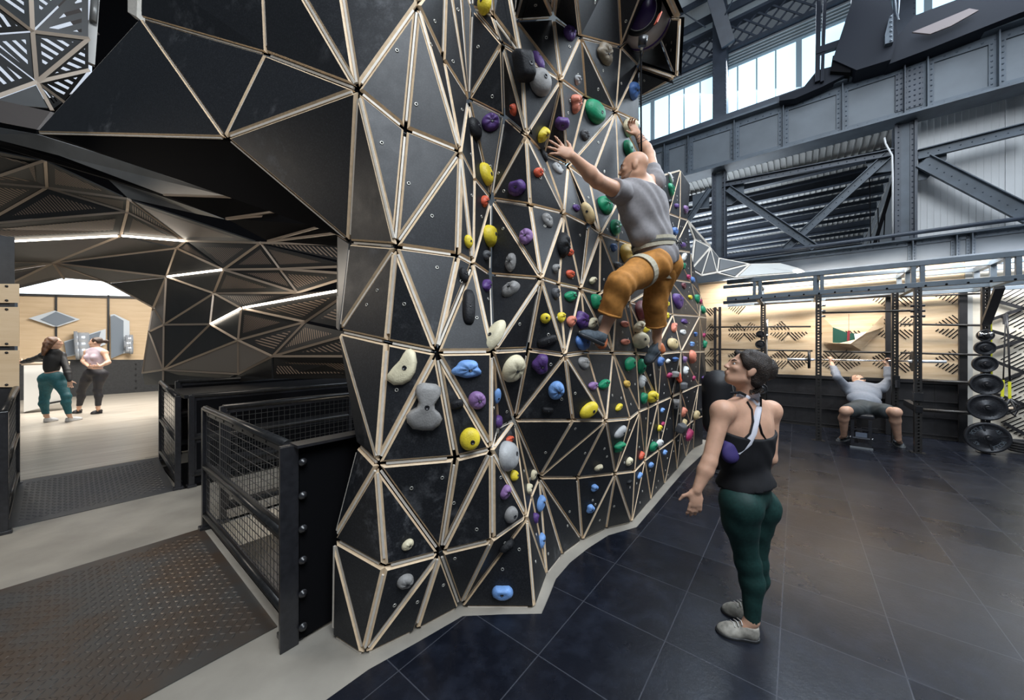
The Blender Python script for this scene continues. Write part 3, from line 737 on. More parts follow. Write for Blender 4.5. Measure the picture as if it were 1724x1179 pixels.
def column(name, s_, label):
    c = thing(name, label, 'column', R(s_, 9.42, 3.49), 'riveted columns of the hall')
    m_ = MB(); rect(m_, s_ - .09, s_ + .09, 9.36, 9.39, 3.50, 5.61); m_.build('web', M_STEEL, c)
    for q in (-1, 1):
        m_ = MB(); rect(m_, s_ + q * .12 - .018, s_ + q * .12 + .018, 9.30, 9.55, 3.50, 5.61); rect(m_, s_ + q * .085 - .03, s_ + q * .085 + .03, 9.345, 9.36, 3.50, 5.61)
        rivets(m_, R(s_ + q * .085, 9.345, 3.6), R(s_ + q * .085, 9.345, 5.56), .09, .012, NR, 0); m_.build('flange', M_STEELD, c)
    m_ = MB(); rect(m_, s_ - .14, s_ + .14, 9.42, 9.75, 6.63, 9.6)
    rivets(m_, R(s_ + .12, 9.42, 6.7), R(s_ + .12, 9.42, 8.2), .09, .014, NR, 0); rivets(m_, R(s_ - .12, 9.42, 6.7), R(s_ - .12, 9.42, 8.2), .09, .014, NR, 0)
    m_.build('upper_shaft', M_STEELD, c)
    return c
column('steel_column', -1.39, 'riveted grey steel column behind the far end of the climbing wall')
column('steel_column', 1.52, 'riveted grey steel column above the right side of the bench rack')
def brace(a, b, w, label, t=9.33, m=M_STEEL):
    mb = MB(); p, q = T(*a, t), T(*b, t); mb.bar(p, q, w, .02, tuple(U2)); d = (q - p).normalized(); u = d.cross(U2).normalized()
    for k in (-1, 1): mb.bar(p + u * k * w / 2 - U2 * .03, q + u * k * w / 2 - U2 * .03, .014, .07, tuple(U2))
    rivets(mb, p - U2 * .012, q - U2 * .012, .12, .011, NR, 0)
    o = mb.build('diagonal_brace', m); tag(o, label, 'brace', 'steel braces of the hall')
brace((1226, 318), (1372, 418), .13, 'diagonal steel brace descending right from the far column')
brace((1495, 262), (1322, 420), .13, 'diagonal steel brace descending left from the near column', 9.39)
brace((1553, 272), (1740, 368), .22, 'broad diagonal steel brace right of the near column')
brace((1196, 318), (1156, 376), .10, 'short diagonal steel brace beside the far end of the climbing wall')
brace((1217, 312), (1503, 258), .11, 'level steel strut under the plate girder between the columns', 9.36, M_STEELD)
brace((1545, 262), (1740, 214), .16, 'level steel strut under the plate girder right of the near column', 9.36)
for poly, lab in (([(1222, 308), (1253, 305), (1252, 328), (1232, 344), (1222, 345)], 'gusset plate beside the far column'),
                  ([(1452, 262), (1503, 248), (1503, 288), (1466, 292)], 'gusset plate left of the near column'),
                  ([(1546, 262), (1594, 254), (1594, 268), (1560, 302), (1546, 304)], 'gusset plate right of the near column'),
                  ([(1166, 330), (1194, 320), (1194, 350), (1166, 352)], 'gusset plate left of the far column')):
    mb = MB(); mb.slab([T(x, y, 9.405) for x, y in poly], NR, .02); tag(mb.build('gusset_plate', M_STEEL), 'grey riveted steel ' + lab, 'gusset plate', 'gusset plates')
cp = MB(); cp.tube([T(1489, 232, 9.2), T(1491, 242, 9.2), T(1502, 262, 9.2), T(1503, 300, 9.2), T(1503, 398, 9.2)], .014, 8)
tag(cp.build('conduit_pipe', mat('white_paint', (.6, .6, .6), .4)), 'white conduit pipe running down the near steel column', 'pipe')

# lean-to behind the frame
M_CLAD = mat('white_ribbed_cladding', (.42, .42, .41), .5, noise=.12, nscale=1.5, spec=.3)
lc = MB()
def ceil_z(t): return 5.75 - (t - 9.7) * .125
lc.slab([R(-8, 9.75, ceil_z(9.75)), R(1.6, 9.75, ceil_z(9.75)), R(1.6, 19, ceil_z(19)), R(-8, 19, ceil_z(19))], (0, 0, -1), .05)
for k in range(90): 
    s_ = -8 + k * .11; lc.bar(R(s_, 9.76, ceil_z(9.76) - .012), R(s_, 18.9, ceil_z(18.9) - .012), .02, .024)
struct(lc.build('ceiling_lean_to', M_CLAD), 'pale ribbed cladding of the sloping roof behind the steel frame')
for k, t in enumerate((10.35, 11.1, 12.0, 12.9, 14.0, 15.2, 16.5)):
    mb = MB(); z = ceil_z(t) - .12; mb.box(R(-3.2, t, z), 9.6, .05, .15); mb.box(R(-3.2, t - .02, z - .11), 9.6, .14, .02)
    mb.cyl(R(-8, t + .3, z - .14), R(1.6, t + .3, z - .14), .05, n=8)
    tag(mb.build('purlin', M_STEELD), 'dark steel roof purlin and pipe behind the cross braces', 'purlin', 'purlins of the sloping roof behind the frame')
bw_ = MB(); bw_.box(R(-3, 19.1, 2.5), 11, .1, 6); struct(bw_.build('wall_beyond', mat('dark_far_wall', (.05, .05, .05), .8)), 'dark wall far behind the steel frame')
area('lean_to_fill', R(-2.5, 12.5, 3.7), R(-2.5, 12.6, 6), 4, 260, COOL, 4)  # added fill lamp below the sloping cladding, aimed up to brighten it
cw = MB(); rect(cw, 1.66, 6.5, 9.78, 9.84, 3.2, 5.9)
for k in range(60): rect(cw, 1.7 + k * .08, 1.71 + k * .08, 9.772, 9.78, 3.2, 5.9)
rect(cw, 2.72, 2.74, 9.75, 9.78, 3.2, 5.9)
struct(cw.build('wall_cladding', mat('white_metal_cladding', (.52, .53, .54), .4, noise=.1, nscale=1.2)), 'white metal cladding behind the frame at the right')
dd = MB(); dd.bar(T(1512, 280, 9.7), T(1470, 420, 9.7), .05, .08, tuple(U2)); dd.bar(T(1466, 292, 9.7), T(1510, 285, 9.7), .04, .06, tuple(U2))
for x0, x1, y0, y1 in ((1478, 1480, 350, 415), (1464, 1466, 300, 415), (1490, 1488, 360, 400)): dd.bar(T(x0, y0, 9.75), T(x1, y1, 9.75), .015, .015, tuple(U2))
tag(dd.build('pipe_frame', M_VOID), 'black slanting pipe frame left of the near steel column', 'frame')

# clerestory
M_PANE = mat('daylight_glazing', (.56, .82, .98), .3, emit=1.0)
TC = 9.95
xs = [1070, 1099, 1127, 1152, 1179, 1208, 1242, 1274, 1306, 1345, 1384, 1424, 1466, 1488, 1512, 1562, 1614, 1668, 1724, 1785]
ss = [sx(x, TC) for x in xs]; zb, zt = 6.55, 8.27
win = bpy.data.objects.new('window_1', None); COL.objects.link(win); win.location = R(0, TC, zb); struct(win, 'long band of clerestory windows above the plate girder')
fm = MB(); rect(fm, -6, 6, TC - .02, TC + .06, zt, zt + .06); rect(fm, -6, 6, TC - .05, TC + .06, zb - .06, zb)
for k, s_ in enumerate(ss): w2 = .05 if k in (1, 9, 15) else .013; rect(fm, s_ - w2, s_ + w2, TC - .03, TC + .03, zb, zt)
fm.build('window_frame', mat('pale_blue_frame', (.25, .33, .38), .5), win)
full = [-6.0, -4.6, -3.4] + [s for s in ss] + [6.0]
for a, b in zip(full[:-1], full[1:]):
    if b - a > .06: mb = MB(); rect(mb, a + .014, b - .014, TC, TC + .01, zb, zt); mb.build('pane', M_PANE, win)
lv = MB()
for k in range(4): rect(lv, -6, 6, TC - .06 - k * .03, TC + .05 - k * .03, zt + .08 + k * .05, zt + .1 + k * .05)
struct(lv.build('trim_2', mat('pale_louvre', (.30, .34, .36), .5)), 'pale louvre strips above the clerestory')
ub = MB(); rect(ub, -6, 6, 9.72, 9.82, zt + .30, zt + .38); rect(ub, -6, 6, 9.62, 9.86, 9.15, 9.22); rect(ub, -6, 6, 9.5, 9.55, 9.3, 9.48); rect(ub, -6, 6, 9.2, 9.26, 9.6, 9.72)
tag(ub.build('eaves_beam', M_STEELD), 'dark steel eaves beams above the clerestory windows', 'beam')
lt = MB(); z0, z1 = zt + .38, 9.16
for k in range(40):
    a = -5 + k * .27
    lt.bar(R(a, 9.77, z0), R(a + .5, 9.77, z1), .035, .02, tuple(U2)); lt.bar(R(a + .5, 9.74, z0), R(a, 9.74, z1), .035, .02, tuple(U2))
tag(lt.build('lattice_truss', M_STEELD), 'dark criss-cross lattice truss running above the clerestory windows', 'truss')
rf = MB(); rf.slab([R(-7, 10.1, 9.6), R(7, 10.1, 9.6), R(7, 6.6, 11.6), R(-7, 6.6, 11.6)], (0, 0, -1), .06)
for k in range(14): rf.bar(R(-7 + k, 10.0, 9.62), R(-7 + k, 6.7, 11.5), .02, .02)
struct(rf.build('ceiling', mat('roof_cladding', (.40, .43, .45), .6)), 'pale roof cladding over the gym')
for t, z in ((9.0, 10.1), (8.0, 10.7)):
    mb = MB(); mb.box(R(0, t, z), 14, .12, .25); tag(mb.build('roof_purlin', M_STEELD), 'dark roof purlin under the pale roof cladding', 'purlin', 'roof purlins')
kb = MB(); kb.bar(T(1226, 75, 9.3), T(1186, -60, 8.6), .26, .2, tuple(U2)); tag(kb.build('knee_brace', M_STEELD), 'dark blue knee brace rising from the far column to the roof', 'brace')
rd = MB(); rd.tube([T(1140, 14, 9.0), T(1188, 46, 9.2)], .012); rd.tube([T(1213, 40, 9.2), T(1236, -5, 8.6)], .012); tag(rd.build('tie_rod', M_STEELD), 'thin dark tie rods beside the knee brace', 'tie rod')

# travelling crane at the top right
M_CRANE = mat('crane_navy', (.005, .007, .013), .6, spec=.2)
cr = thing('overhead_crane', 'black overhead crane hanging across the clerestory at the top right', 'crane', R(2.5, 8.6, 6.7))
def pbox(a, b, c, d, t, th): return [T(*q, t) for q in (a, b, c, d)], th
def slabs(mb, poly, t, th): mb.slab([T(x, y, t) for x, y in poly], NR, th)
mb = MB(); slabs(mb, [(1482, 96), (1540, 26), (1662, -20), (1800, -60), (1800, -8), (1716, 22), (1560, 84), (1496, 108)], 8.9, .35); mb.build('bridge_girder', M_CRANE, cr)
mb = MB(); slabs(mb, [(1402, 100), (1442, 118), (1500, 100), (1512, 60), (1500, 0), (1508, -30), (1445, -30)], 8.8, .4); mb.build('trolley', M_CRANE, cr)
mb = MB(); slabs(mb, [(1490, 58), (1497, 30), (1504, 22), (1504, 70), (1490, 74)], 8.7, .1); rivets(mb, T(1500, 28, 8.69), T(1500, 68, 8.69), .08, .02, NR, 0); mb.build('end_plate', M_STEEL, cr)
mb = MB(); slabs(mb, [(1536, 54), (1632, 14), (1648, 17), (1602, 43), (1566, 57)], 8.75, .03); mb.build('deflector', mat('dusty_sheet', (.16, .13, .13), .6), cr)
mb = MB(); mb.bar(T(1379, -40, 8.9), T(1376, 138, 8.9), .07, .06, tuple(U2)); mb.bar(T(1390, -40, 8.9), T(1384, 138, 8.9), .05, .06, tuple(U2)); mb.bar(T(1374, 88, 8.9), T(1440, 66, 8.9), .12, .1, tuple(U2)); mb.bar(T(1440, -30, 8.85), T(1432, 110, 8.85), .08, .08, tuple(U2)); mb.build('cab_frame', M_CRANE, cr)
mb = MB(); slabs(mb, [(1312, 162), (1352, 148), (1376, 118), (1400, 112), (1424, 92), (1436, 100), (1428, 124), (1384, 146), (1338, 166), (1312, 170)], 8.95, .2); mb.build('bumper_arm', M_CRANE, cr)
mb = MB(); slabs(mb, [(1398, 120), (1402, 94), (1426, 86), (1436, 90), (1432, 122)], 8.85, .3); mb.build('motor', M_VOID, cr)
mb = MB(); mb.tube([T(1515, -20, 8.7), T(1512, 20, 8.7), T(1513, 34, 8.7), T(1508, 18, 8.7), T(1506, -20, 8.7)], .012); mb.build('cable', M_STEEL, cr)

# folded canopy past the far end of the climbing wall
cn = thing('folded_canopy', 'small folded triangular canopy with white edges beyond the far end of the wall', 'canopy', P(1230, 450, 6.9))
CV = dict(a=(1159, 372, 6.2), b=(1171, 403, 6.4), c=(1197, 416, 6.6), d=(1165, 453, 6.1), e=(1182, 463, 6.3), f=(1208, 458, 6.5), g=(1211, 434, 6.8), h=(1263, 444, 6.9), i=(1315, 443, 7.2), j=(1368, 457, 7.2), k=(1340, 459, 6.8), l=(1239, 466, 6.5))
CV = {k: P(*v) for k, v in CV.items()}; M_GREYP = mat('grey_panel', (.11, .115, .12), .45); M_WHITEP = mat('pale_panel', (.55, .55, .53), .5)
for f in ('a b c', 'b c d', 'c e d', 'c f e', 'c g f', 'g h f', 'f h l', 'h i j k l'):
    p = [CV[k] for k in f.split()]; n, c_ = polynormal(p); mb = MB(); i_ = inset_poly(p, n, .025)
    mb.slab(i_, n, .02, 0); k = len(p)
    for q in range(k): mb.bar(p[q] - n * .02, p[(q + 1) % k] - n * .02, .03, .02, n, 1)
    mb.build('panel', [M_WHITEP if f[0] == 'h' else M_GREYP, M_PLYW], cn)
# ------------------------------------------------------------------ treadplates
def tread_mat(name, c, r):
    m = mat(name, c, .38, metal=.55); N, L, b = nodes_of(m)
    o = N.new('ShaderNodeNewGeometry').outputs['Position']
    n = noise_tex(N, L, o, 2.4, 6, .65)
    L.new(mixc(N, L, ramp(N, L, n, [(.42, 0.0), (.62, 1.0)]), c, r), b.inputs['Base Color'])
    return m
def treadplate(s0, s1, t0, t1, z0, z1, pitch, m, label):
    mb = MB(); zf = lambda s: z0 + (z1 - z0) * (s - s0) / (s1 - s0)
    def pt(s, t, h): return R(s, t, zf(s) + h)
    mb.add([pt(s0, t0, .007), pt(s1, t0, .007), pt(s1, t1, .007), pt(s0, t1, .007)], [(0, 1, 2, 3)])
    mb.add([pt(s, t, h) for s, t in ((s0, t0), (s1, t0), (s1, t1), (s0, t1)) for h in (.007, .0)], [(0, 1, 3, 2), (2, 3, 5, 4), (4, 5, 7, 6), (6, 7, 1, 0)])
    ns, nt = int((s1 - s0 - .16) / pitch), int((t1 - t0 - .1) / pitch)
    for i in range(ns):
        for j in range(nt):
            s, t = s0 + .10 + (i + .5) * pitch, t0 + .05 + (j + .5) * pitch; a = .72 if (i + j) % 2 else -.72
            dx, dy = math.cos(a) * pitch * .66, math.sin(a) * pitch * .66; wx, wy = -math.sin(a) * pitch * .17, math.cos(a) * pitch * .17
            mb.add([pt(s - dx, t - dy, .007), pt(s + wx, t + wy, .007), pt(s + dx, t + dy, .007), pt(s - wx, t - wy, .007), pt(s - dx * .5, t - dy * .5, .0105), pt(s + dx * .5, t + dy * .5, .0105)],
                   [(0, 3, 4), (3, 5, 4), (3, 2, 5), (2, 1, 5), (1, 4, 5), (1, 0, 4)])
    o = mb.build('tread_plate', m); return tag(o, label, 'tread plate', 'diamond tread plates')
treadplate(-4.09, -2.32, -.75, .755, 0, 0, .036, tread_mat('rusty_steel', (.10, .095, .09), (.105, .075, .055)), 'rust tinged dark tread plate in the foreground at the lower left')
treadplate(-6.58, -5.42, -.32, .76, .145, 0, .036, tread_mat('worn_steel', (.11, .11, .115), (.14, .135, .13)), 'grey worn tread plate ramp leading up to the wooden floor')

# ------------------------------------------------------------------ mesh railings
M_RAIL = mat('black_pipe', (.028, .028, .029), .3, metal=.4, spec=.6, noise=.3, nscale=25)
M_WIRE = mat('dark_wire', (.10, .10, .10), .35, metal=.6)
def railing(a, b, h, label, z0=0.0, z1=0.0, step=.055, posts=2, foot=True, solid=False, zmid=.55, r=.026, slopew=True):
    a, b = Vector((a.x, a.y, z0)), Vector((b.x, b.y, z1)); d = (b - a); l = d.length; d.normalize(); Zv = Vector((0, 0, 1))
    root = thing('mesh_railing', label, 'railing', (a + b) / 2, 'mesh railings of the walkway')
    for k in range(posts):
        p = a + (b - a) * (k / (posts - 1)); mb = MB(); mb.bar(p, p + Zv * (h - .01), .05, .05, tuple(d))
        if foot: mb.bar(p, p + Zv * .03, .09, .08, tuple(d))
        mb.build('post', M_BLKG, root, bevel=.004)
    for z in (h - .02, zmid, .13):
        mb = MB(); mb.cyl(a + Zv * z, b + Zv * z, r, n=14); mb.build('rail', M_RAIL, root)
    for z0_, z1_ in ((.17, zmid - .04), (zmid + .04, h - .06)):
        fr = MB()
        for z in (z0_, z1_): fr.bar(a + Zv * z + d * .03, b + Zv * z - d * .03, .012, .03)
        for q in (.03, l - .03): fr.bar(a + d * q + Zv * z0_, a + d * q + Zv * z1_, .012, .03, tuple(d))
        k = max(3, int(l / .22))
        for i in range(k): fr.box(a + d * (l * (i + .5) / k) + Zv * (z1_ + .012), .05, .02, .03, (d, d.cross(Zv), Zv))
        f = fr.build('mesh_frame', M_BLKG, root)
        wr_ = MB(); n = int(l / step)
        for i in range(1, n): wr_.bar(a + d * (i * l / n) + Zv * z0_, a + d * (i * l / n) + Zv * z1_, .003, .003, tuple(d))
        n = int((z1_ - z0_) / step)
        for i in range(1, n): wr_.bar(a + Zv * (z0_ + i * (z1_ - z0_) / n), b + Zv * (z0_ + i * (z1_ - z0_) / n), .0035, .0035)
        wr_.build('wire_mesh', M_WIRE, f)
    if solid:
        mb = MB(); mb.bar(a + Zv * h / 2, b + Zv * h / 2, .01, h - .06); mb.build('dark_sheet', M_VOID, root)  # black sheet added to make the opening behind the mesh dark
    return root
railing(R(-4.07, .77), R(-2.20, .77), 1.08, 'nearest black pipe railing with wire mesh beside the rusty plate')
railing(R(-6.56, .79), R(-5.45, .79), 1.06, 'black pipe railing with wire mesh beside the far grey ramp', .1, 0)
railing(R(-4.10, .90), R(-4.10, 3.5), 1.07, 'mesh railing along the far side of the near stairwell', 0, 0, .05, 3)
railing(R(-5.42, .90), R(-5.42, 4.6), 1.06, 'mesh railing right of the far stairwell, running under the tunnel', 0, 0, .05, 3, True, True)
railing(R(-6.56, .95), R(-6.56, 4.8), 1.0, 'mesh railing left of the far stairwell, beside the wooden floor', .15, .15, .08, 3, True, True)
railing(R(-5.31, -.33), R(-6.55, -.33), 1.06, 'pipe railing at the left edge opposite the grey ramp', 0, .12, .055)
cv = MB(); cv.box(R(-5.98, 2.7, 1.03), 1.0, 3.7, .04); tag(cv.build('stairwell_dark_sheet', M_BLK), 'flat black sheet standing in for the dark opening between the two far stairwell railings', 'cover')  # black sheet laid over the opening in place of its dark interior

gw = thing('guard_panel', 'solid black steel guard panel with a bolted post beside the wall foot', 'guard panel', R(-2.1, .9, 0))
mb = MB(); mb.bar(R(-2.11, .79, .54), R(-2.11, 1.75, .54), .02, 1.04); mb.build('plate', M_VOID, gw)
mb = MB(); mb.bar(R(-2.10, .76, 1.075), R(-2.10, 1.75, 1.075), .11, .015); mb.build('cap', M_BLKG, gw)
mb = MB(); mb.bar(R(-2.13, .76, 0), R(-2.13, .76, 1.075), .11, .035, tuple(E2)); mb.bar(R(-2.10, .74, 0), R(-2.10, .74, 1.075), .012, .09, tuple(U2)); mb.build('post', M_BLKG, gw, bevel=.003)
for z in (.09, .27, .45, .62, .80, .98):
    mb = MB(); c = R(-2.085, .80, z); mb.lathe(c, E2, [(.0001, .022), (.012, .02), (.016, .008), (.022, .006), (.022, 0)], 12); mb.build('bolt', M_BLKG, gw)
# dark lining and stair under the openings
ln_ = MB(); ln_.box(R(-2.16, 2.2, -.71), .06, 2.9, 1.4); ln_.box(R(-4.12, 2.2, -.7), .06, 2.9, 1.4); ln_.box(R(-3.1, 3.63, -.9), 2.2, .06, 1.8); ln_.box(R(-3.1, .84, -.16), 2.1, .06, .3)
ln_.box(R(-6.0, 2.8, -.3), 1.3, 4.2, .05); ln_.box(R(-6.0, .83, -.15), 1.2, .04, .3)
ln_.box(R(-6.66, 2.8, -.1), .06, 4.3, .5); ln_.box(R(-6.3, .5, -.3), .8, .8, .5)
struct(ln_.build('trim_3', M_BLK), 'black lining of the stairwell')
ste = thing('staircase', 'beige perforated stair treads going down behind the nearest mesh railing', 'staircase', R(-3.3, 2, -3))
M_TREAD = mat('beige_perforated', (.50, .45, .37), .55)
for k in range(8):
    mb = MB(); s_ = -2.45 - k * .24; z = -.35 - k * .19; mb.box(R(s_, 2.0, z), .27, 1.9, .03); mb.box(R(s_ + .12, 2.0, z - .09), .015, 1.9, .16)
    mb.build('tread', M_TREAD, ste)
for t in (1.0, 3.0): mb = MB(); mb.bar(R(-2.3, t, -.35), R(-4.3, t, -1.93), .03, .25); mb.build('stringer', M_BLK, ste)
mb = MB(); 
for t in (1.0, 3.0): mb.box(R(-4.25, t, -2.45), .1, .06, 1.1)
mb.build('stair_post', M_BLK, ste)

# ------------------------------------------------------------------ faceted tunnel beyond the walkway
M_TFACE = mat('tunnel_panel', (.02, .019, .018), .42, spec=.5, noise=.2, nscale=6)
M_TGREY = mat('tunnel_grey_panel', (.20, .175, .155), .5)
M_TEDGE = mat('bronze_strip', (.40, .32, .25), .4, metal=.3)
def slot_mat(name, col, dens, thr=.62, hole=False):
    m = mat(name, (.02, .019, .018), .45); N, L, b = nodes_of(m)
    u = N.new('ShaderNodeUVMap'); sp = N.new('ShaderNodeSeparateXYZ'); L.new(u.outputs[0], sp.inputs[0])
    f = val(N, L, 'FRACT', val(N, L, 'MULTIPLY', sp.outputs[0], dens)); inn = val(N, L, 'GREATER_THAN', sp.outputs[1], .5)
    k = val(N, L, 'MULTIPLY', val(N, L, 'GREATER_THAN', f, thr), inn)
    if hole:
        tr_ = N.new('ShaderNodeBsdfTransparent'); mx = N.new('ShaderNodeMixShader'); L.new(k, mx.inputs[0]); L.new(b.outputs[0], mx.inputs[1]); L.new(tr_.outputs[0], mx.inputs[2]); L.new(mx.outputs[0], N['Material Output'].inputs[0])
    else: L.new(mixc(N, L, k, (.018, .017, .016), col), b.inputs['Base Color'])
    return m
M_SLOT = slot_mat('slotted_panel', (.30, .22, .16), 26)
M_SLOTF = slot_mat('fine_slotted_panel', (.24, .18, .14), 38, .6)
M_SLOTH = slot_mat('pierced_panel', (.1, .1, .1), 14, .60, True)
def facet(root, pts, m, slot=None, strip=.028, th=.02):
    n, c = polynormal(pts); i_ = inset_poly(pts, n, .006 if m is M_SLOTH else .02); mb = MB(); k = len(pts)
    if m is M_SLOTH: j_ = inset_poly(pts, n, .085); mb.add(j_, [tuple(range(k))], 0); mb.add(i_ + j_, [(q, (q + 1) % k, k + (q + 1) % k, k + q) for q in range(k)], 1)
    else: mb.slab(i_, n, th)
    o = mb.build('panel', [m, M_TFACE] if m is M_SLOTH else m, root)
    if m is M_SLOTH:
        uv = o.data.uv_layers.new(name='UVMap'); a = math.radians(slot); x = (pts[1] - pts[0]).normalized(); y = n.cross(x); dr = x * math.cos(a) + y * math.sin(a); cl_ = c - root.location
        for lp in o.data.loops: uv.data[lp.index].uv = ((o.data.vertices[lp.vertex_index].co - cl_).dot(dr), 1.0)
        return o
    if slot is not None:                                            # slots as a field inside the panel: u across the slots, v marks the field
        me = o.data; 
        j_ = inset_poly(pts, n, .09); sb = MB(); sb.add([q + n * .002 for q in j_], [tuple(range(len(j_)))])
        so = sb.build('slots', m, o); uv = so.data.uv_layers.new(name='UVMap'); a = math.radians(slot); x = (pts[1] - pts[0]).normalized(); y = n.cross(x); dr = x * math.cos(a) + y * math.sin(a)
        for lp in so.data.loops: v = so.data.vertices[lp.vertex_index].co; uv.data[lp.index].uv = (v.dot(dr), 1.0)
    return o
def strips(root, pairs, V, m, w=.03):
    for a, b in pairs:
        mb = MB(); pa, pb = V[a], V[b]; n = (EYE - (pa + pb) / 2).normalized(); mb.bar(pa, pb, w, .03, tuple(n)); mb.build('edge_strip', m, root)
TV = {'1': (76, 270, 4.6), '2': (79, 316, 5.0), '3': (216, 335, 5.0), '4': (214, 357, 5.2), '5': (203, 397, 5.5), '6': (89, 443, 6.3), '7': (312, 406, 5.6), '8': (297, 418, 5.9), '9': (280, 466, 6.1), '10': (181, 476, 6.6),
      '11': (376, 454, 5.3), '12': (360, 494, 5.7), '13': (258, 518, 6.6), '14': (108, 470, 6.5), 'l0': (-30, 249, 4.4), 'l1': (-30, 306, 4.7), 'l2': (-30, 378, 5.1), 'l3': (-30, 409, 5.3), 'l4': (-30, 440, 6.0), 'l5': (-40, 505, 6.3), 'l6': (-30, 462, 6.2),
      '15': (439, 409, 4.9), 'u2': (471, 453, 4.9), 'u3': (501, 493, 4.9), 'u4': (406, 519, 5.2), 'u5': (354, 546, 5.6), 'u6': (401, 573, 5.3), 'u7': (514, 542, 4.8), 'u8': (459, 600, 4.9),
      'e1': (600, 412, 4.2), 'e2': (600, 448, 4.2), 'e3': (600, 462, 4.2), 'e4': (600, 484, 4.2), 'e5': (600, 560, 4.2), 'e6': (600, 600, 4.2), 'e7': (600, 640, 4.4), 'u10': (401, 630, 5.4), 'u11': (459, 640, 5.0),
      'v2': (276, 547, 6.1), 'v3': (275, 623, 6.1), 'v4': (258, 517, 6.7), 'v5': (251, 558, 6.6), 'v6': (240, 628, 6.6), 'v7': (243, 650, 6.6), 'v8': (275, 650, 6.1), 'v9': (362, 650, 5.7), 't0': (310, 300, 4.6), 't1': (400, 372, 4.6), 'm1': (70, 250, 4.4), 'm2': (250, 318, 4.7)}
TV = {k: P(*v) for k, v in TV.items()}
tun = thing('faceted_tunnel', 'low faceted tunnel of dark slotted panels and light strips arching over the passage', 'tunnel', P(300, 600, 6.0))
tun.location.z = 0
for f, m, sl in (('l0 1 2 l1', M_SLOT, 60), ('l1 2 l2', M_SLOT, 40), ('1 3 2', M_SLOT, 70), ('2 4 l2', M_SLOT, 45), ('2 3 4', M_SLOTF, 45), ('l2 4 5 l3', M_SLOTF, 60), ('l3 5 6 l4', M_TFACE, None), ('4 7 5', M_SLOTF, 70), ('3 7 4', M_SLOTF, 30), ('3 15 7', M_SLOTF, 50),
                 ('5 8 6', M_TFACE, None), ('6 8 9', M_TFACE, None), ('5 7 8', M_SLOTF, 45), ('6 9 10', M_TFACE, None), ('6 10 14', M_TGREY, None), ('l4 6 l6', M_TFACE, None), ('l6 6 14 l5', M_TGREY, None), ('8 11 9', M_TFACE, None), ('7 11 8', M_SLOTF, 60), ('7 15 11', M_SLOTF, 60),
                 ('9 13 10', M_TFACE, None), ('9 11 12', M_TFACE, None), ('9 12 v2', M_TFACE, None), ('9 v2 v4', M_TGREY, None), ('11 u2 15', M_SLOTF, 40), ('15 e1 e2', M_SLOT, 60), ('15 u2 e2', M_SLOTF, 60), ('11 u2 u3', M_SLOTF, 45), ('u2 e3 u3', M_SLOT, 60), ('11 u3 12', M_SLOTF, 60), ('12 u3 u4', M_SLOTF, 60),
                 ('12 u4 u5', M_TFACE, None), ('u3 e4 u4', M_SLOTF, 40), ('u4 e4 u7', M_SLOT, 70), ('u4 u7 u6', M_SLOTF, 50), ('u4 u6 u5', M_TFACE, None), ('v2 u5 12', M_TFACE, None), ('v2 u5 v3', M_TFACE, None), ('u5 u6 v3', M_TFACE, None), ('v3 u6 u10', M_TGREY, None), ('u6 u8 u10', M_TGREY, None),
                 ('u7 e4 e5', M_SLOT, 60), ('u7 e5 u8', M_SLOT, 45), ('u6 u7 u8', M_SLOT, 70), ('u8 e5 e6', M_SLOT, 60), ('u8 e6 e7 u11', M_SLOT, 50), ('u10 u8 u11 v9', M_TFACE, None), ('v4 v2 v5', M_TGREY, None), ('v5 v2 v3', M_TFACE, None), ('v5 v3 v6', M_TGREY, None), ('v6 v3 v8 v7', M_TFACE, None), ('v3 u10 v9 v8', M_TFACE, None)):
    facet(tun, [TV[k] for k in f.split()], m, sl)
strips(tun, [k.split() for k in '1 2;2 l1;1 l1;2 l2;2 3;3 4;2 4;4 l2;4 5;5 6;4 7;3 7;6 8;6 9;8 9;7 8;6 10;9 10;10 13;9 13;6 14;l6 6;l4 6;l5 6;8 11;11 12;9 12;12 v2;9 v2;v2 u5;7 15;15 11;15 e1;11 u2;u2 e2;u2 e3;11 u3;u3 12;u3 e3;12 u4;u4 u6;u4 u7;u7 e4;u7 u6;u5 12;u5 u6;u5 v3;u6 v3;v3 u10;u6 u10;u6 u8;u8 u10;u8 u7;u8 e5;u8 e6;v2 v3;v4 v2;v5 v2;v5 v3;v6 v3;v4 v5;v5 v6;v3 v8;u3 15'.replace('\n', '').split(';')], TV, M_TEDGE)
M_LED = mat('warm_white_led', (1.0, .90, .76), .5, emit=9)
for a, b, lb in (('l3', '5', 'leftmost white light strip, under the tunnel roof'), ('5', '7', 'short white light strip right of the leftmost one'), ('9', '11', 'white light strip above the dark middle panels'), ('u5', 'u4', 'white light strip slanting at the right of the tunnel'), ('u4', 'e4', 'long white light strip running behind the climbing wall')):
    pa, pb = TV[a], TV[b]; dn = (EYE - (pa + pb) / 2).normalized() * .05; mb = MB(); mb.bar(pa + (pb - pa) * .03 + dn, pb - (pb - pa) * .03 + dn, .028, .022, tuple(dn))
    tag(mb.build('light_strip', M_LED), lb, 'light strip', 'light strips in the tunnel')
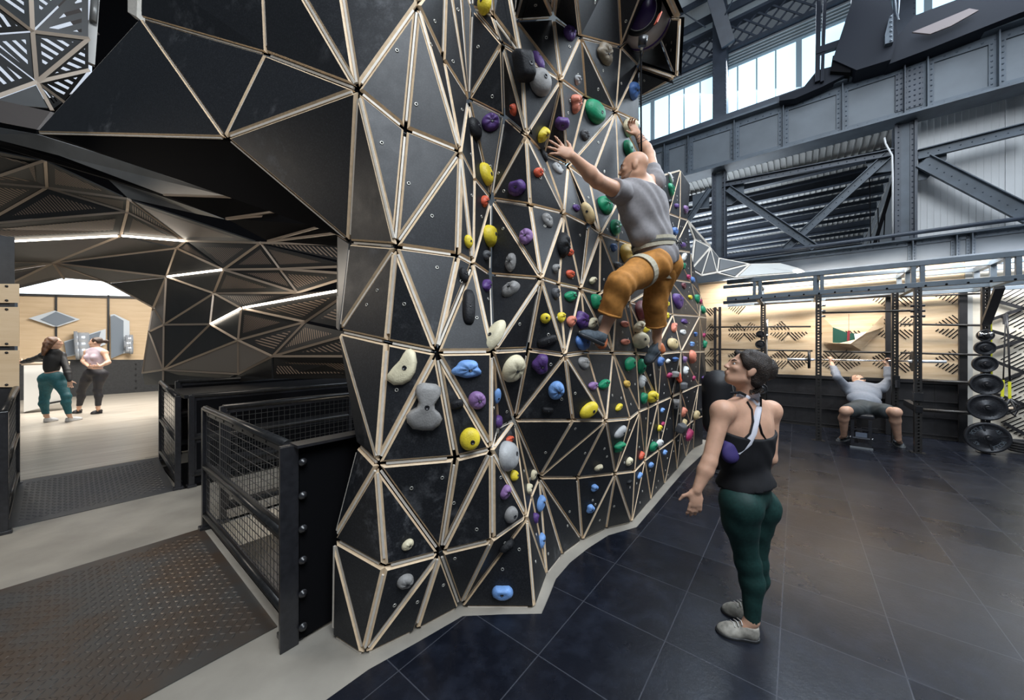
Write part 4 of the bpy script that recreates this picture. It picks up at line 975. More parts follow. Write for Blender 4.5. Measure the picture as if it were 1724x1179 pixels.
# sheet metal edge beam and black soffit between the wall and the tunnel
sm = thing('sheet_metal_beam', 'long folded grey sheet metal beam sloping under the black canopy', 'beam', P(200, 290, 4.0))
mb = MB(); mb.slab([P(-40, 208, 3.5), P(62, 226, 3.5), P(240, 281, 3.6), P(389, 332, 3.7), P(276, 328, 3.7), P(100, 262, 3.6), P(-40, 226, 3.5)], (0, -1, -.4), .02); mb.build('upper_face', M_GALV, sm)
mb = MB(); mb.slab([P(60, 254, 3.9), P(170, 288, 3.9), P(262, 326, 3.9), P(376, 369, 3.9), P(330, 360, 4.0), P(216, 334, 4.0), P(180, 300, 4.0)], (0, -1, -.4), .02); mb.build('lower_face', M_GALV, sm)
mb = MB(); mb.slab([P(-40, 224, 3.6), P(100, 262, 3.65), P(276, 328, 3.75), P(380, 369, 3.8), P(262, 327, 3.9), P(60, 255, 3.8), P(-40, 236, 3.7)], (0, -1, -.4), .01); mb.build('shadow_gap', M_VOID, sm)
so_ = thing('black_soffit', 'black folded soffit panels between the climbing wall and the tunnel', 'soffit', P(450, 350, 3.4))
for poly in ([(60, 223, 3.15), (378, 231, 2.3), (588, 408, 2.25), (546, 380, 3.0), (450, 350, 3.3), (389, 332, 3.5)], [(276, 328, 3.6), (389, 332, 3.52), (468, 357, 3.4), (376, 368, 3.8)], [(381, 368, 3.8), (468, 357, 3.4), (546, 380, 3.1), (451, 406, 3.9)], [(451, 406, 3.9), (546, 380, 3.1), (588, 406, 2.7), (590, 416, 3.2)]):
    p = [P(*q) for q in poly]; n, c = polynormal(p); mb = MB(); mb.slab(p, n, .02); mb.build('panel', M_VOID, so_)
for a, b in (((276, 328, 3.58), (389, 332, 3.5)), ((389, 331, 3.5), (546, 380, 3.05)), ((381, 368, 3.78), (468, 356, 3.38)), ((381, 369, 3.78), (486, 362, 3.36)), ((451, 406, 3.88), (546, 380, 3.08)), ((451, 407, 3.88), (588, 390, 2.8)), ((546, 380, 3.05), (585, 404, 2.4))):
    mb = MB(); mb.bar(P(*a), P(*b), .018, .018); mb.build('edge_strip', M_TEDGE, so_)
en = thing('wall_end_strip', 'narrow brushed metal strip closing the left edge of the climbing wall', 'strip', P(575, 480, 2.3))
mb = MB(); mb.slab([P(568, 398, 2.3), P(587, 411, 2.2), P(570, 556, 2.16), P(566, 552, 2.3)], (-.3, -1, 0), .01); mb.build('metal_strip', M_GALV, en)

# upper left pierced canopy and steel
uc = thing('pierced_canopy', 'pierced dark canopy panels glowing with daylight slots at the top left', 'canopy', P(80, 100, 3.6))
UV = dict(a=(55, 53, 3.6), b=(62, 138, 3.7), c=(150, 65, 3.9), l0=(-40, -20, 3.2), l1=(-40, 175, 3.4), t=(50, -60, 3.5), t2=(150, -40, 3.9), d=(5, 157, 3.4), e=(88, 186, 3.8), f=(150, 118, 4.0), g=(108, 172, 4.0), h=(-40, 60, 3.3))
UV = {k: P(*v) for k, v in UV.items()}
for f, sl in (('l0 t a', 30), ('l0 a h', 60), ('h a b', 20), ('h b l1', 75), ('t t2 a', 50), ('t2 c a', 50), ('a c b', 50), ('b c f', 30), ('b f g', 40), ('b g e', 45), ('l1 b e', 20)):
    facet(uc, [UV[k] for k in f.split()], M_SLOTH if f != 'l1 b e' else M_TFACE, sl if f != 'l1 b e' else None)
strips(uc, [k.split() for k in 't a;a b;a c;b c;b f;b l1;b e;b g;l0 a'.split(';')], UV, M_TEDGE, .03)
stl = thing('steel_post', 'grey steel post and slanting beam behind the pierced canopy at the top left', 'post', P(160, 60, 4.3))
mb = MB(); mb.bar(P(163, -40, 4.2), P(152, 108, 4.2), .07, .07, tuple(ray(150, 50))); mb.cyl(P(160, -5, 4.15), P(157, 36, 4.15), .03); mb.build('post', M_GALV, stl)
mb = MB(); mb.bar(P(98, -10, 4.3), P(152, 58, 4.3), .17, .05, tuple(ray(120, 20))); mb.build('slant_beam', mat('taupe_paint', (.13, .11, .10), .5), stl)
mb = MB(); mb.slab([P(-30, 162, 3.4), P(85, 188, 3.4), P(62, 218, 3.3), P(-30, 200, 3.3)], (0, -1, -.3), .03); mb.build('fascia', mat('taupe_paint', (.13, .11, .10), .5), stl)
bx = MB(); bx.slab([P(208, -30, 4.4), P(215, -30, 4.4), P(215, 20, 4.4), P(230, 28, 4.4), P(232, -30, 4.4)], (0, -1, 0), .1); tag(bx.build('ply_bracket', M_PLYW), 'pale plywood bracket above the corner of the black canopy', 'bracket')
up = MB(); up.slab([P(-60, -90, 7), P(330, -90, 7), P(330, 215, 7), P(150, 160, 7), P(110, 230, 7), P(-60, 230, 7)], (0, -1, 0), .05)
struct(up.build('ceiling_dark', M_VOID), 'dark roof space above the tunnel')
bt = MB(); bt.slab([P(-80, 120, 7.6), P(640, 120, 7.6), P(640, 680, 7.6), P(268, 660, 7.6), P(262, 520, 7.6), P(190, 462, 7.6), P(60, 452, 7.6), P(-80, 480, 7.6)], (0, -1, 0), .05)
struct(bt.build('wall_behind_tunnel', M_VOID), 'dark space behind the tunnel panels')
sk_ = MB(); sk_.slab([P(-50, -60, 5.2), P(155, -60, 5.2), P(150, 150, 5.2), P(-50, 185, 5.2)], (0, -1, 0), .03)
struct(sk_.build('window_3', mat('roof_glazing', (.72, .78, .88), .3, emit=.55)), 'roof glazing seen through the pierced canopy')

# ------------------------------------------------------------------ studio beyond the tunnel
SW = -16.6
SS = lambda x, y, s=SW: S(x, y, s)
def sslab(mb, poly, s, th=.02, mi=0): mb.slab([S(x, y, s) for x, y in poly], E2, th, mi)
mb = MB()
for x0, x1 in ((30, 92.5), (96.5, 180.5), (184.5, 262)): sslab(mb, [(x0, 498), (x1, 498), (x1, 610), (x0, 610)], SW, .1)
struct(mb.build('wall_studio', M_PLYSTUD), 'plywood panelled back wall of the studio')
mb = MB(); sslab(mb, [(30, 606), (270, 606), (270, 658), (30, 678)], SW + .02, .1); struct(mb.build('wall_studio_wainscot', mat('charcoal_panel', (.035, .036, .038), .5, noise=.2)), 'charcoal lower part of the studio back wall')
mb = MB()
for x in (94.5, 182.5): sslab(mb, [(x - 1.8, 497), (x + 1.8, 497), (x + 1.8, 607), (x - 1.8, 607)], SW + .05, .08)
sslab(mb, [(30, 494), (262, 500), (262, 504), (30, 498)], SW + .05, .08)
for y in (612, 620, 630, 640, 652): sslab(mb, [(228, y), (230, y), (230, y + 2), (228, y + 2)], SW + .06, .03)
struct(mb.build('trim_4', M_BLK), 'black posts dividing the studio back wall')
mb = MB(); sslab(mb, [(20, 455), (262, 455), (262, 500), (20, 497)], SW + .0, .05); struct(mb.build('window_2', mat('studio_glazing', (.82, .92, 1.0), .3, emit=1.2)), 'bright high window over the studio back wall')
M_NICHE = mat('niche_blue_grey', (.20, .24, .29), .35); M_DUCT = mat('silver_duct', (.50, .54, .60), .25, metal=.35); M_NLT = mat('niche_lining', (.62, .68, .74), .4)
def niche(label, outer, inner, ducts):
    r = thing('diamond_niche', label, 'niche', S(*outer[0], SW + .1), 'cut-outs in the studio wall'); mb = MB(); sslab(mb, outer, SW + .10, .02); mb.build('lining', M_NLT, r)
    if inner: mb = MB(); sslab(mb, inner, SW + .12, .02); mb.build('recess', M_NICHE, r)
    for (x0, y0, x1, y1, rr) in ducts: mb = MB(); mb.cyl(S(x0, y0, SW + .2), S(x1, y1, SW + .2), rr, n=12); mb.lathe(S(x1, y1, SW + .2), S(x1, y1, SW + .2) - S(x0, y0, SW + .2), [(rr * 1.15, -.05), (rr * 1.15, .02), (.001, .02)], 12); mb.build('duct', M_DUCT, r)
    return r
niche('diamond cut-out high on the studio wall', [(48, 536), (92, 523), (135, 538), (98, 550), (90, 550)], [(68, 538), (94, 525), (127, 538), (95, 549)], [])
niche('slanting cut-out with silver ducts behind the second woman', [(112, 601), (108, 575), (178, 554), (178, 580), (130, 598)], [(112, 600), (108, 577), (170, 558), (160, 588)], [(150, 571, 126, 571, .20), (150, 582, 127, 582, .20), (150, 592, 128, 593, .20)])
niche('tall angular cut-out at the right of the studio wall', [(186, 530), (193, 529), (218, 541), (219, 593), (206, 596), (187, 604)], [(186, 533), (192, 531), (208, 540), (208, 595), (187, 603)], [(211, 572, 222, 572, .14), (211, 588, 222, 588, .14), (208, 580, 221, 580, .14)])
cb_ = thing('barre_cabinet', 'white low cabinet with a wooden barre behind the woman in the dark top', 'cabinet', S(80, 670, -13.2)); cb_.location.z = .15
mb = MB(); sslab(mb, [(40, 613), (117, 610), (117, 676), (100, 680), (40, 694)], -13.2, .3); mb.build('body', mat('white_laminate', (.66, .65, .62), .4), cb_)
mb = MB(); mb.cyl(S(36, 613, -13.0), S(118, 611, -13.0), .035, n=10); mb.build('barre', mat('barre_wood', (.48, .38, .28), .4), cb_)
mb = MB(); sslab(mb, [(82, 678), (104, 674), (104, 677), (82, 681)], -13.15, .02); mb.build('kick_strip', M_BLK, cb_)
gl = thing('glass_screen', 'clear glass screen in a slim metal channel along the left of the studio', 'glass screen', R(-10, -.62, .15))
mg = bpy.data.materials.new('clear_glass'); mg.use_nodes = True; N_ = mg.node_tree.nodes; L_ = mg.node_tree.links
tr_ = N_.new('ShaderNodeBsdfTransparent'); gs_ = N_.new('ShaderNodeBsdfGlossy'); gs_.inputs['Roughness'].default_value = .03; mx_ = N_.new('ShaderNodeMixShader'); mx_.inputs[0].default_value = .07
tr_.inputs[0].default_value = (.93, .95, .95, 1)
L_.new(tr_.outputs[0], mx_.inputs[1]); L_.new(gs_.outputs[0], mx_.inputs[2]); L_.new(mx_.outputs[0], N_['Material Output'].inputs[0])
mb = MB(); rect(mb, -12.0, -6.75, -.65, -.64, .2, 2.6); mb.build('pane', mg, gl)
mb = MB(); rect(mb, -12.0, -6.72, -.67, -.62, .15, .2); mb.build('channel', M_GALV, gl)
mb = MB(); mb.box(R(-6.70, -.42, 1.45), .07, .09, 2.7); mb.box(R(-6.66, -.36, 1.45), .02, .03, 2.7); tag(mb.build('door_post', M_BLK), 'slim black post between the plywood lockers and the studio', 'post')
lk = thing('plywood_locker', 'plywood locker with black frame at the left edge of the picture', 'locker', R(-6.75, -.75, 0))
mb = MB(); mb.box(R(-6.80, -.95, 1.3), .3, .96, 2.6); mb.build('body', M_BLK, lk)
for y0, y1 in ((478, 510), (517, 583), (590, 652)):
    mb = MB(); mb.slab([S(-12, y0, -6.64), S(32.5, y0, -6.64), S(32.5, y1, -6.64), S(-12, y1, -6.64)], E2, .02); d_ = mb.build('door', M_PLYSTUD, lk)
    mb = MB()
    for yy in (y0 + 4, y1 - 4): mb.lathe(S(11, yy, -6.635), E2, [(.012, 0), (.012, .004), (.0001, .004)], 10)
    mb.build('finger_hole', M_BLK, d_)
# ------------------------------------------------------------------ people: one continuous surface per body
class Sdf:
    def __init__(s): s.p = []
    def cap(s, a, b, ra, rb=None, k=.03): s.p.append(('c', Vector(a), Vector(b), ra, ra if rb is None else rb, k)); return s
    def ell(s, c, r, ax=None, k=.03): s.p.append(('e', Vector(c), r, ax or (Vector((1, 0, 0)), Vector((0, 1, 0)), Vector((0, 0, 1))), None, k)); return s
    def mesh(s, name, m, parent, vox=.008, infl=0.0, cuts=(), wrinkle=0.0, wk=(60, 0), smooth=2):
        pts = []
        for q in s.p:
            if q[0] == 'c': r = max(q[3], q[4]) + infl; pts += [q[1] - Vector((r, r, r)), q[1] + Vector((r, r, r)), q[2] - Vector((r, r, r)), q[2] + Vector((r, r, r))]
            else: r = max(q[2]) + infl; pts += [q[1] - Vector((r, r, r)), q[1] + Vector((r, r, r))]
        A = np.array(pts); pad = vox * 4 + .02 + wrinkle
        lo = A.min(0) - pad; hi = A.max(0) + pad; n = np.ceil((hi - lo) / vox).astype(int) + 1
        D = np.full(n, 1.0, np.float32); gx = [lo[i] + vox * np.arange(n[i]) for i in range(3)]
        for q in s.p:
            k = q[5]
            if q[0] == 'c': r = max(q[3], q[4]); a0 = np.minimum(q[1], q[2]) - r; b0 = np.maximum(q[1], q[2]) + r
            else: r = max(q[2]); a0 = np.array(q[1]) - r; b0 = np.array(q[1]) + r
            mg = infl + k + vox * 3 + .012
            i0 = np.maximum(0, ((a0 - mg - lo) / vox).astype(int)); i1 = np.minimum(n, ((b0 + mg - lo) / vox).astype(int) + 2)
            X = gx[0][i0[0]:i1[0]][:, None, None]; Y = gx[1][i0[1]:i1[1]][None, :, None]; Z = gx[2][i0[2]:i1[2]][None, None, :]
            if q[0] == 'c':
                ax, ay, az = q[1]; d = q[2] - q[1]; l2 = max(d.length_squared, 1e-12)
                h = np.clip(((X - ax) * d.x + (Y - ay) * d.y + (Z - az) * d.z) / l2, 0, 1)
                v = np.sqrt((X - ax - h * d.x) ** 2 + (Y - ay - h * d.y) ** 2 + (Z - az - h * d.z) ** 2) - (q[3] + (q[4] - q[3]) * h)
            else:
                cx, cy, cz = q[1]; u = []
                for axv in q[3]: u.append((X - cx) * axv[0] + (Y - cy) * axv[1] + (Z - cz) * axv[2])
                k0 = np.sqrt(sum((u[i] / q[2][i]) ** 2 for i in range(3))); k1 = np.sqrt(sum((u[i] / q[2][i] ** 2) ** 2 for i in range(3))) + 1e-6
                v = k0 * (k0 - 1) / k1
            W = D[i0[0]:i1[0], i0[1]:i1[1], i0[2]:i1[2]]
            if k > 0: hh = np.maximum(k - np.abs(W - v), 0) / k; W[...] = np.minimum(W, v) - hh * hh * k * .25
            else: W[...] = np.minimum(W, v)
        X = gx[0][:, None, None]; Y = gx[1][None, :, None]; Z = gx[2][None, None, :]
        if wrinkle:
            w = wk[0]
            D += wrinkle * (np.sin(w * (.5 * X + .3 * Y + .8 * Z) + 3 * np.sin(9 * (X + Y) + 7 * Z + wk[1])) * .6 + np.sin(w * .6 * (X - .7 * Y + .5 * Z) + 2.5 * np.sin(8 * Z + 6 * X)) * .5).astype(np.float32)
        D -= infl
        for (pt, nn) in cuts:
            pt = Vector(pt); nn = Vector(nn).normalized(); D = np.maximum(D, ((X - pt.x) * nn.x + (Y - pt.y) * nn.y + (Z - pt.z) * nn.z).astype(np.float32))
        V, F = nets(D, lo, vox)
        me = bpy.data.meshes.new(name); root = parent
        while root.parent is not None: root = root.parent
        V = V - np.array(root.location)
        me.from_pydata(V.tolist(), [], F.tolist()); me.materials.append(m); me.polygons.foreach_set('use_smooth', [True] * len(me.polygons))
        o = bpy.data.objects.new(name, me); COL.objects.link(o); o.parent = parent
        if smooth: sm_ = o.modifiers.new('smooth', 'SMOOTH'); sm_.factor = .5; sm_.iterations = smooth
        return o
def nets(D, lo, vox):
    S_ = D < 0; c = np.zeros(np.array(D.shape) - 1, np.int8)
    for i in (0, 1):
        for j in (0, 1):
            for k in (0, 1): c += S_[i:S_.shape[0] - 1 + i, j:S_.shape[1] - 1 + j, k:S_.shape[2] - 1 + k]
    act = (c > 0) & (c < 8); idx = np.full(act.shape, -1, np.int64); cells = np.argwhere(act); idx[act] = np.arange(len(cells))
    acc = np.zeros((len(cells), 3)); cnt = np.zeros(len(cells)); I, J, K = cells.T
    cor = [(i, j, k) for i in (0, 1) for j in (0, 1) for k in (0, 1)]
    for a in cor:
        for ax in range(3):
            if a[ax]: continue
            b = list(a); b[ax] = 1
            va = D[I + a[0], J + a[1], K + a[2]]; vb = D[I + b[0], J + b[1], K + b[2]]; m = (va < 0) != (vb < 0)
            t = np.where(m, va / np.where(m, va - vb, 1), 0); p = np.array(a, float)[None, :].repeat(len(cells), 0); p[:, ax] += t
            acc[m] += p[m]; cnt[m] += 1
    V = lo + vox * (cells + acc / np.maximum(cnt, 1)[:, None]); F = []
    for ax in range(3):
        sl0 = [slice(None)] * 3; sl1 = [slice(None)] * 3; sl0[ax] = slice(0, -1); sl1[ax] = slice(1, None)
        e = np.argwhere(S_[tuple(sl0)] != S_[tuple(sl1)]); o1, o2 = [(1, 2), (2, 0), (0, 1)][ax]
        e = e[(e[:, o1] > 0) & (e[:, o2] > 0) & (e[:, o1] < D.shape[o1] - 1) & (e[:, o2] < D.shape[o2] - 1)]
        ins = S_[tuple(e.T)]
        def cell(d1, d2): q = e.copy(); q[:, o1] -= d1; q[:, o2] -= d2; return idx[tuple(q.T)]
        q = np.stack([cell(1, 1), cell(0, 1), cell(0, 0), cell(1, 0)], 1); q[~ins] = q[~ins][:, ::-1]; F.append(q)
    return V, np.concatenate(F)

def frame(up, side):
    u = up.normalized(); s_ = (side - u * side.dot(u)).normalized(); return s_, u, u.cross(s_).normalized()
def hand(B, wr, d, side, curl, spread=.16, sc=1.0, thumb=None):
    """wr wrist, d hand direction, side towards the thumb, curl per finger in radians; palm faces d x side"""
    d = d.normalized(); s_ = (side - d * side.dot(d)).normalized(); nrm = d.cross(s_)
    pc = wr + d * .045 * sc; B.ell(pc, (.038 * sc, .048 * sc, .014 * sc), (s_, d, nrm), .012)
    B.ell(wr + d * .028 * sc + s_ * .02 * sc + nrm * .006, (.018 * sc, .03 * sc, .014 * sc), (s_, d, nrm), .012)
    for i, (off, ln) in enumerate(((.028, .074), (.0095, .082), (-.009, .077), (-.027, .060))):
        a = spread * (1.5 - i) / 1.5; fd = (d * math.cos(a) + s_ * math.sin(a)).normalized(); p = wr + (d * (.083 - .004 * abs(i - 1)) + s_ * off) * sc; cu = curl[i] if isinstance(curl, (list, tuple)) else curl
        r = .0088 * sc
        for j, f in enumerate((.45, .32, .23)):
            ang = cu * (.5 + j * .75); q = p + (fd * math.cos(ang) + nrm * math.sin(ang)) * ln * f * sc; B.cap(p, q, r, r * .9, .006); p = q; r *= .92
    td = thumb or (d * .55 + s_ * .8 + nrm * .25).normalized(); p = wr + (d * .022 + s_ * .028) * sc; q = p + td * .042 * sc; B.cap(p, q, .0125 * sc, .010 * sc, .01)
    B.cap(q, q + (td * .7 + d * .5).normalized() * .032 * sc, .010 * sc, .008 * sc, .006)
def head(B, c, f, up, sc=1.0, male=False):
    f = f.normalized(); u = (up - f * up.dot(f)).normalized(); s_ = f.cross(u); ax = (s_, f, u)
    at = lambda a, b, e: c + (s_ * a + f * b + u * e) * sc
    B.ell(at(0, -.012, .028), (.074 * sc, .092 * sc, .082 * sc), ax, .02)
    B.ell(at(0, .022, -.03), (.058 * sc, .066 * sc, .078 * sc), ax, .03)
    B.ell(at(0, .046, -.082), (.030 * sc, .030 * sc, .024 * sc), ax, .03)
    for q in (-1, 1): B.cap(at(q * .05, .0, -.06), at(q * .02, .055, -.088), .018 * sc, .016 * sc, .025); B.ell(at(q * .036, .062, -.018), (.022 * sc, .02 * sc, .016 * sc), ax, .015); B.cap(at(q * .012, .083, .022), at(q * .045, .068, .02), .009 * sc, .008 * sc, .012)
    B.cap(at(0, .086, .012), at(0, .104, -.022), .008 * sc, .0105 * sc, .012); 
    for q in (-1, 1): B.ell(at(q * .010, .098, -.027), (.009 * sc, .010 * sc, .008 * sc), ax, .006)
    B.cap(at(-.016, .088, -.051), at(.016, .088, -.051), .0065 * sc, None, .006); B.cap(at(-.014, .086, -.061), at(.014, .086, -.061), .0075 * sc, None, .006)
    for q in (-1, 1): B.ell(at(q * .076, -.010, -.008), (.010 * sc, .021 * sc, .033 * sc), (s_, (f + u * .2).normalized(), (u - f * .2).normalized()), .006)
    return at, ax
def eyes(root, at, sc, skin):
    for q in (-1, 1):
        mb = MB(); mb.ball(at(q * .031, .070, .004), (.0125 * sc,) * 3, 0, 10); e = mb.build('eye', mat('eye_white', (.6, .58, .55), .25), root)
        mb = MB(); mb.ball(at(q * .031, .0785, .004), (.0062 * sc,) * 3, 0, 8); mb.build('iris', mat('dark_iris', (.03, .02, .015), .2), e)
        mb = MB(); mb.tube([at(q * .014, .090, .021), at(q * .032, .084, .0275), at(q * .050, .066, .024)], [.0028 * sc, .0036 * sc, .002 * sc], 6); mb.build('eyebrow', mat('brow_hair', (.02, .014, .01), .7), root)
def skin_mat(name, c):
    m = mat(name, c, .5, noise=.12, nscale=18, spec=.4); b = m.node_tree.nodes['Principled BSDF']
    b.inputs['Subsurface Weight'].default_value = .12; b.inputs['Subsurface Radius'].default_value = (.012, .005, .003); return m

def limbs(J, side, sc, male, part='all'):
    B = Sdf(); k = side
    if part in ('all', 'arm', 'upper'):
        w = 1.18 if male else 1.0
        B.cap(J['sh' + k], J['el' + k], .049 * w * sc, .038 * w * sc, .03); B.ell(J['sh' + k], (.054 * w * sc,) * 3, None, .04)
        if part != 'upper':
            m = J['el' + k].lerp(J['wr' + k], .3); B.cap(J['el' + k], m, .037 * w * sc, .039 * w * sc, .02); B.cap(m, J['wr' + k], .039 * w * sc, .024 * w * sc, .02)
    return B.p
def torso(J, sc, male, female):
    B = Sdf(); side = (J['shR'] - J['shL']); up = J['neck'] - J['pel']; s_, u, f = frame(up, side)
    if f.dot(J['fwd']) < 0: f = -f
    ax = (s_, f, u); ch, pel = J['chest'], J['pel']; wa = J.get('waist') or ch.lerp(pel, .55)
    w = side.length
    B.ell(ch + u * .03 * sc, (w * .46, .108 * sc * (1.12 if male else 1), .165 * sc), ax, .05)
    B.ell(ch - u * .08 * sc, (w * .42, .098 * sc * (1.12 if male else 1), .13 * sc), ax, .05)
    B.ell(wa, (w * (.40 if male else .355), .093 * sc * (1.1 if male else .95), .12 * sc), ax, .05)
    hs, hu, hf = frame(wa - pel, J['hipR'] - J['hipL'])
    if hf.dot(f) < 0: hf = -hf
    hw = J.get('hw', .155 * sc)
    B.ell(pel, (hw, .115 * sc, .12 * sc), (hs, hf, hu), .06)
    for h in ('hipL', 'hipR'): B.ell(J[h] - hf * .045 * sc - hu * .015 * sc, (.085 * sc, .085 * sc, .10 * sc), (hs, hf, hu), .04)
    if female:
        for q in (-1, 1): B.ell(ch + s_ * q * .072 * sc + f * .085 * sc + u * .005 * sc, (.055 * sc, .05 * sc, .055 * sc), ax, .03)
    for h in ('shL', 'shR'): B.cap(J[h] + u * .005 * sc, J['neck'] + u * .01 * sc, .046 * sc, .05 * sc, .05)
    return B.p, ax
def leg(J, k, sc, male, upto=1.0):
    B = Sdf(); w = 1.05 if male else 1.0; h, kn, an = J['hip' + k], J['kn' + k], J['an' + k]
    m = h.lerp(kn, .35); B.cap(h, m, .086 * w * sc, .080 * w * sc, .04); B.cap(m, kn, .080 * w * sc, .053 * w * sc, .04); B.ell(kn, (.055 * w * sc,) * 3, None, .03)
    d = (an - kn).normalized(); bk = J.get('bk' + k, -J['fwd']); bk = (bk - d * bk.dot(d)).normalized(); c = kn.lerp(an, .32) + bk * .016 * sc
    B.cap(kn, c, .050 * w * sc, .054 * w * sc, .03); B.cap(c, an, .054 * w * sc, .033 * w * sc, .03)
    return B.p
def shoe(root, heel, toe, an, upn, sc, m_up, m_sole, lace=None, name='shoe', w=.042):
    u = upn.normalized(); d = (toe - heel); l = d.length; d.normalize(); u = (u - d * u.dot(d)).normalized(); s_ = d.cross(u)
    B = Sdf(); B.ell(heel + d * l * .17 + u * .045, (w * .82, l * .19, .048), (s_, d, u), .02); B.ell(heel + d * l * .68 + u * .028, (w * 1.08, l * .30, .032), (s_, d, u), .03); B.cap(heel + d * l * .25 + u * .055, heel + d * l * .62 + u * .035, w * .78, w * .8, .03)
    B.cap(an, heel + d * l * .22 + u * .06, .036, .038, .02)
    o = B.mesh(name, m_up, root, .006, 0, [(heel + u * .008, -u), (heel + d * l * .2 + u * .088, u)])
    S2 = Sdf(); S2.ell(heel + d * l * .18 + u * .02, (w * .95, l * .215, .034), (s_, d, u), .02); S2.ell(heel + d * l * .66 + u * .016, (w * 1.2, l * .345, .030), (s_, d, u), .03); S2.cap(heel + d * l * .3 + u * .016, heel + d * l * .55 + u * .016, w * .8, w * .9, .02)
    S2.mesh('sole', m_sole, o, .006, .002, [(heel + u * .001, -u), (heel + u * .026, u)])
    if lace:
        mb = MB()
        for q in range(4):
            p = heel + d * l * (.40 + q * .085) + u * (.088 - q * .0095); mb.tube([p - s_ * .026, p + u * .006, p + s_ * .026 + d * .012], .0032, 6)
        mb.build('laces', lace, o)
    return o

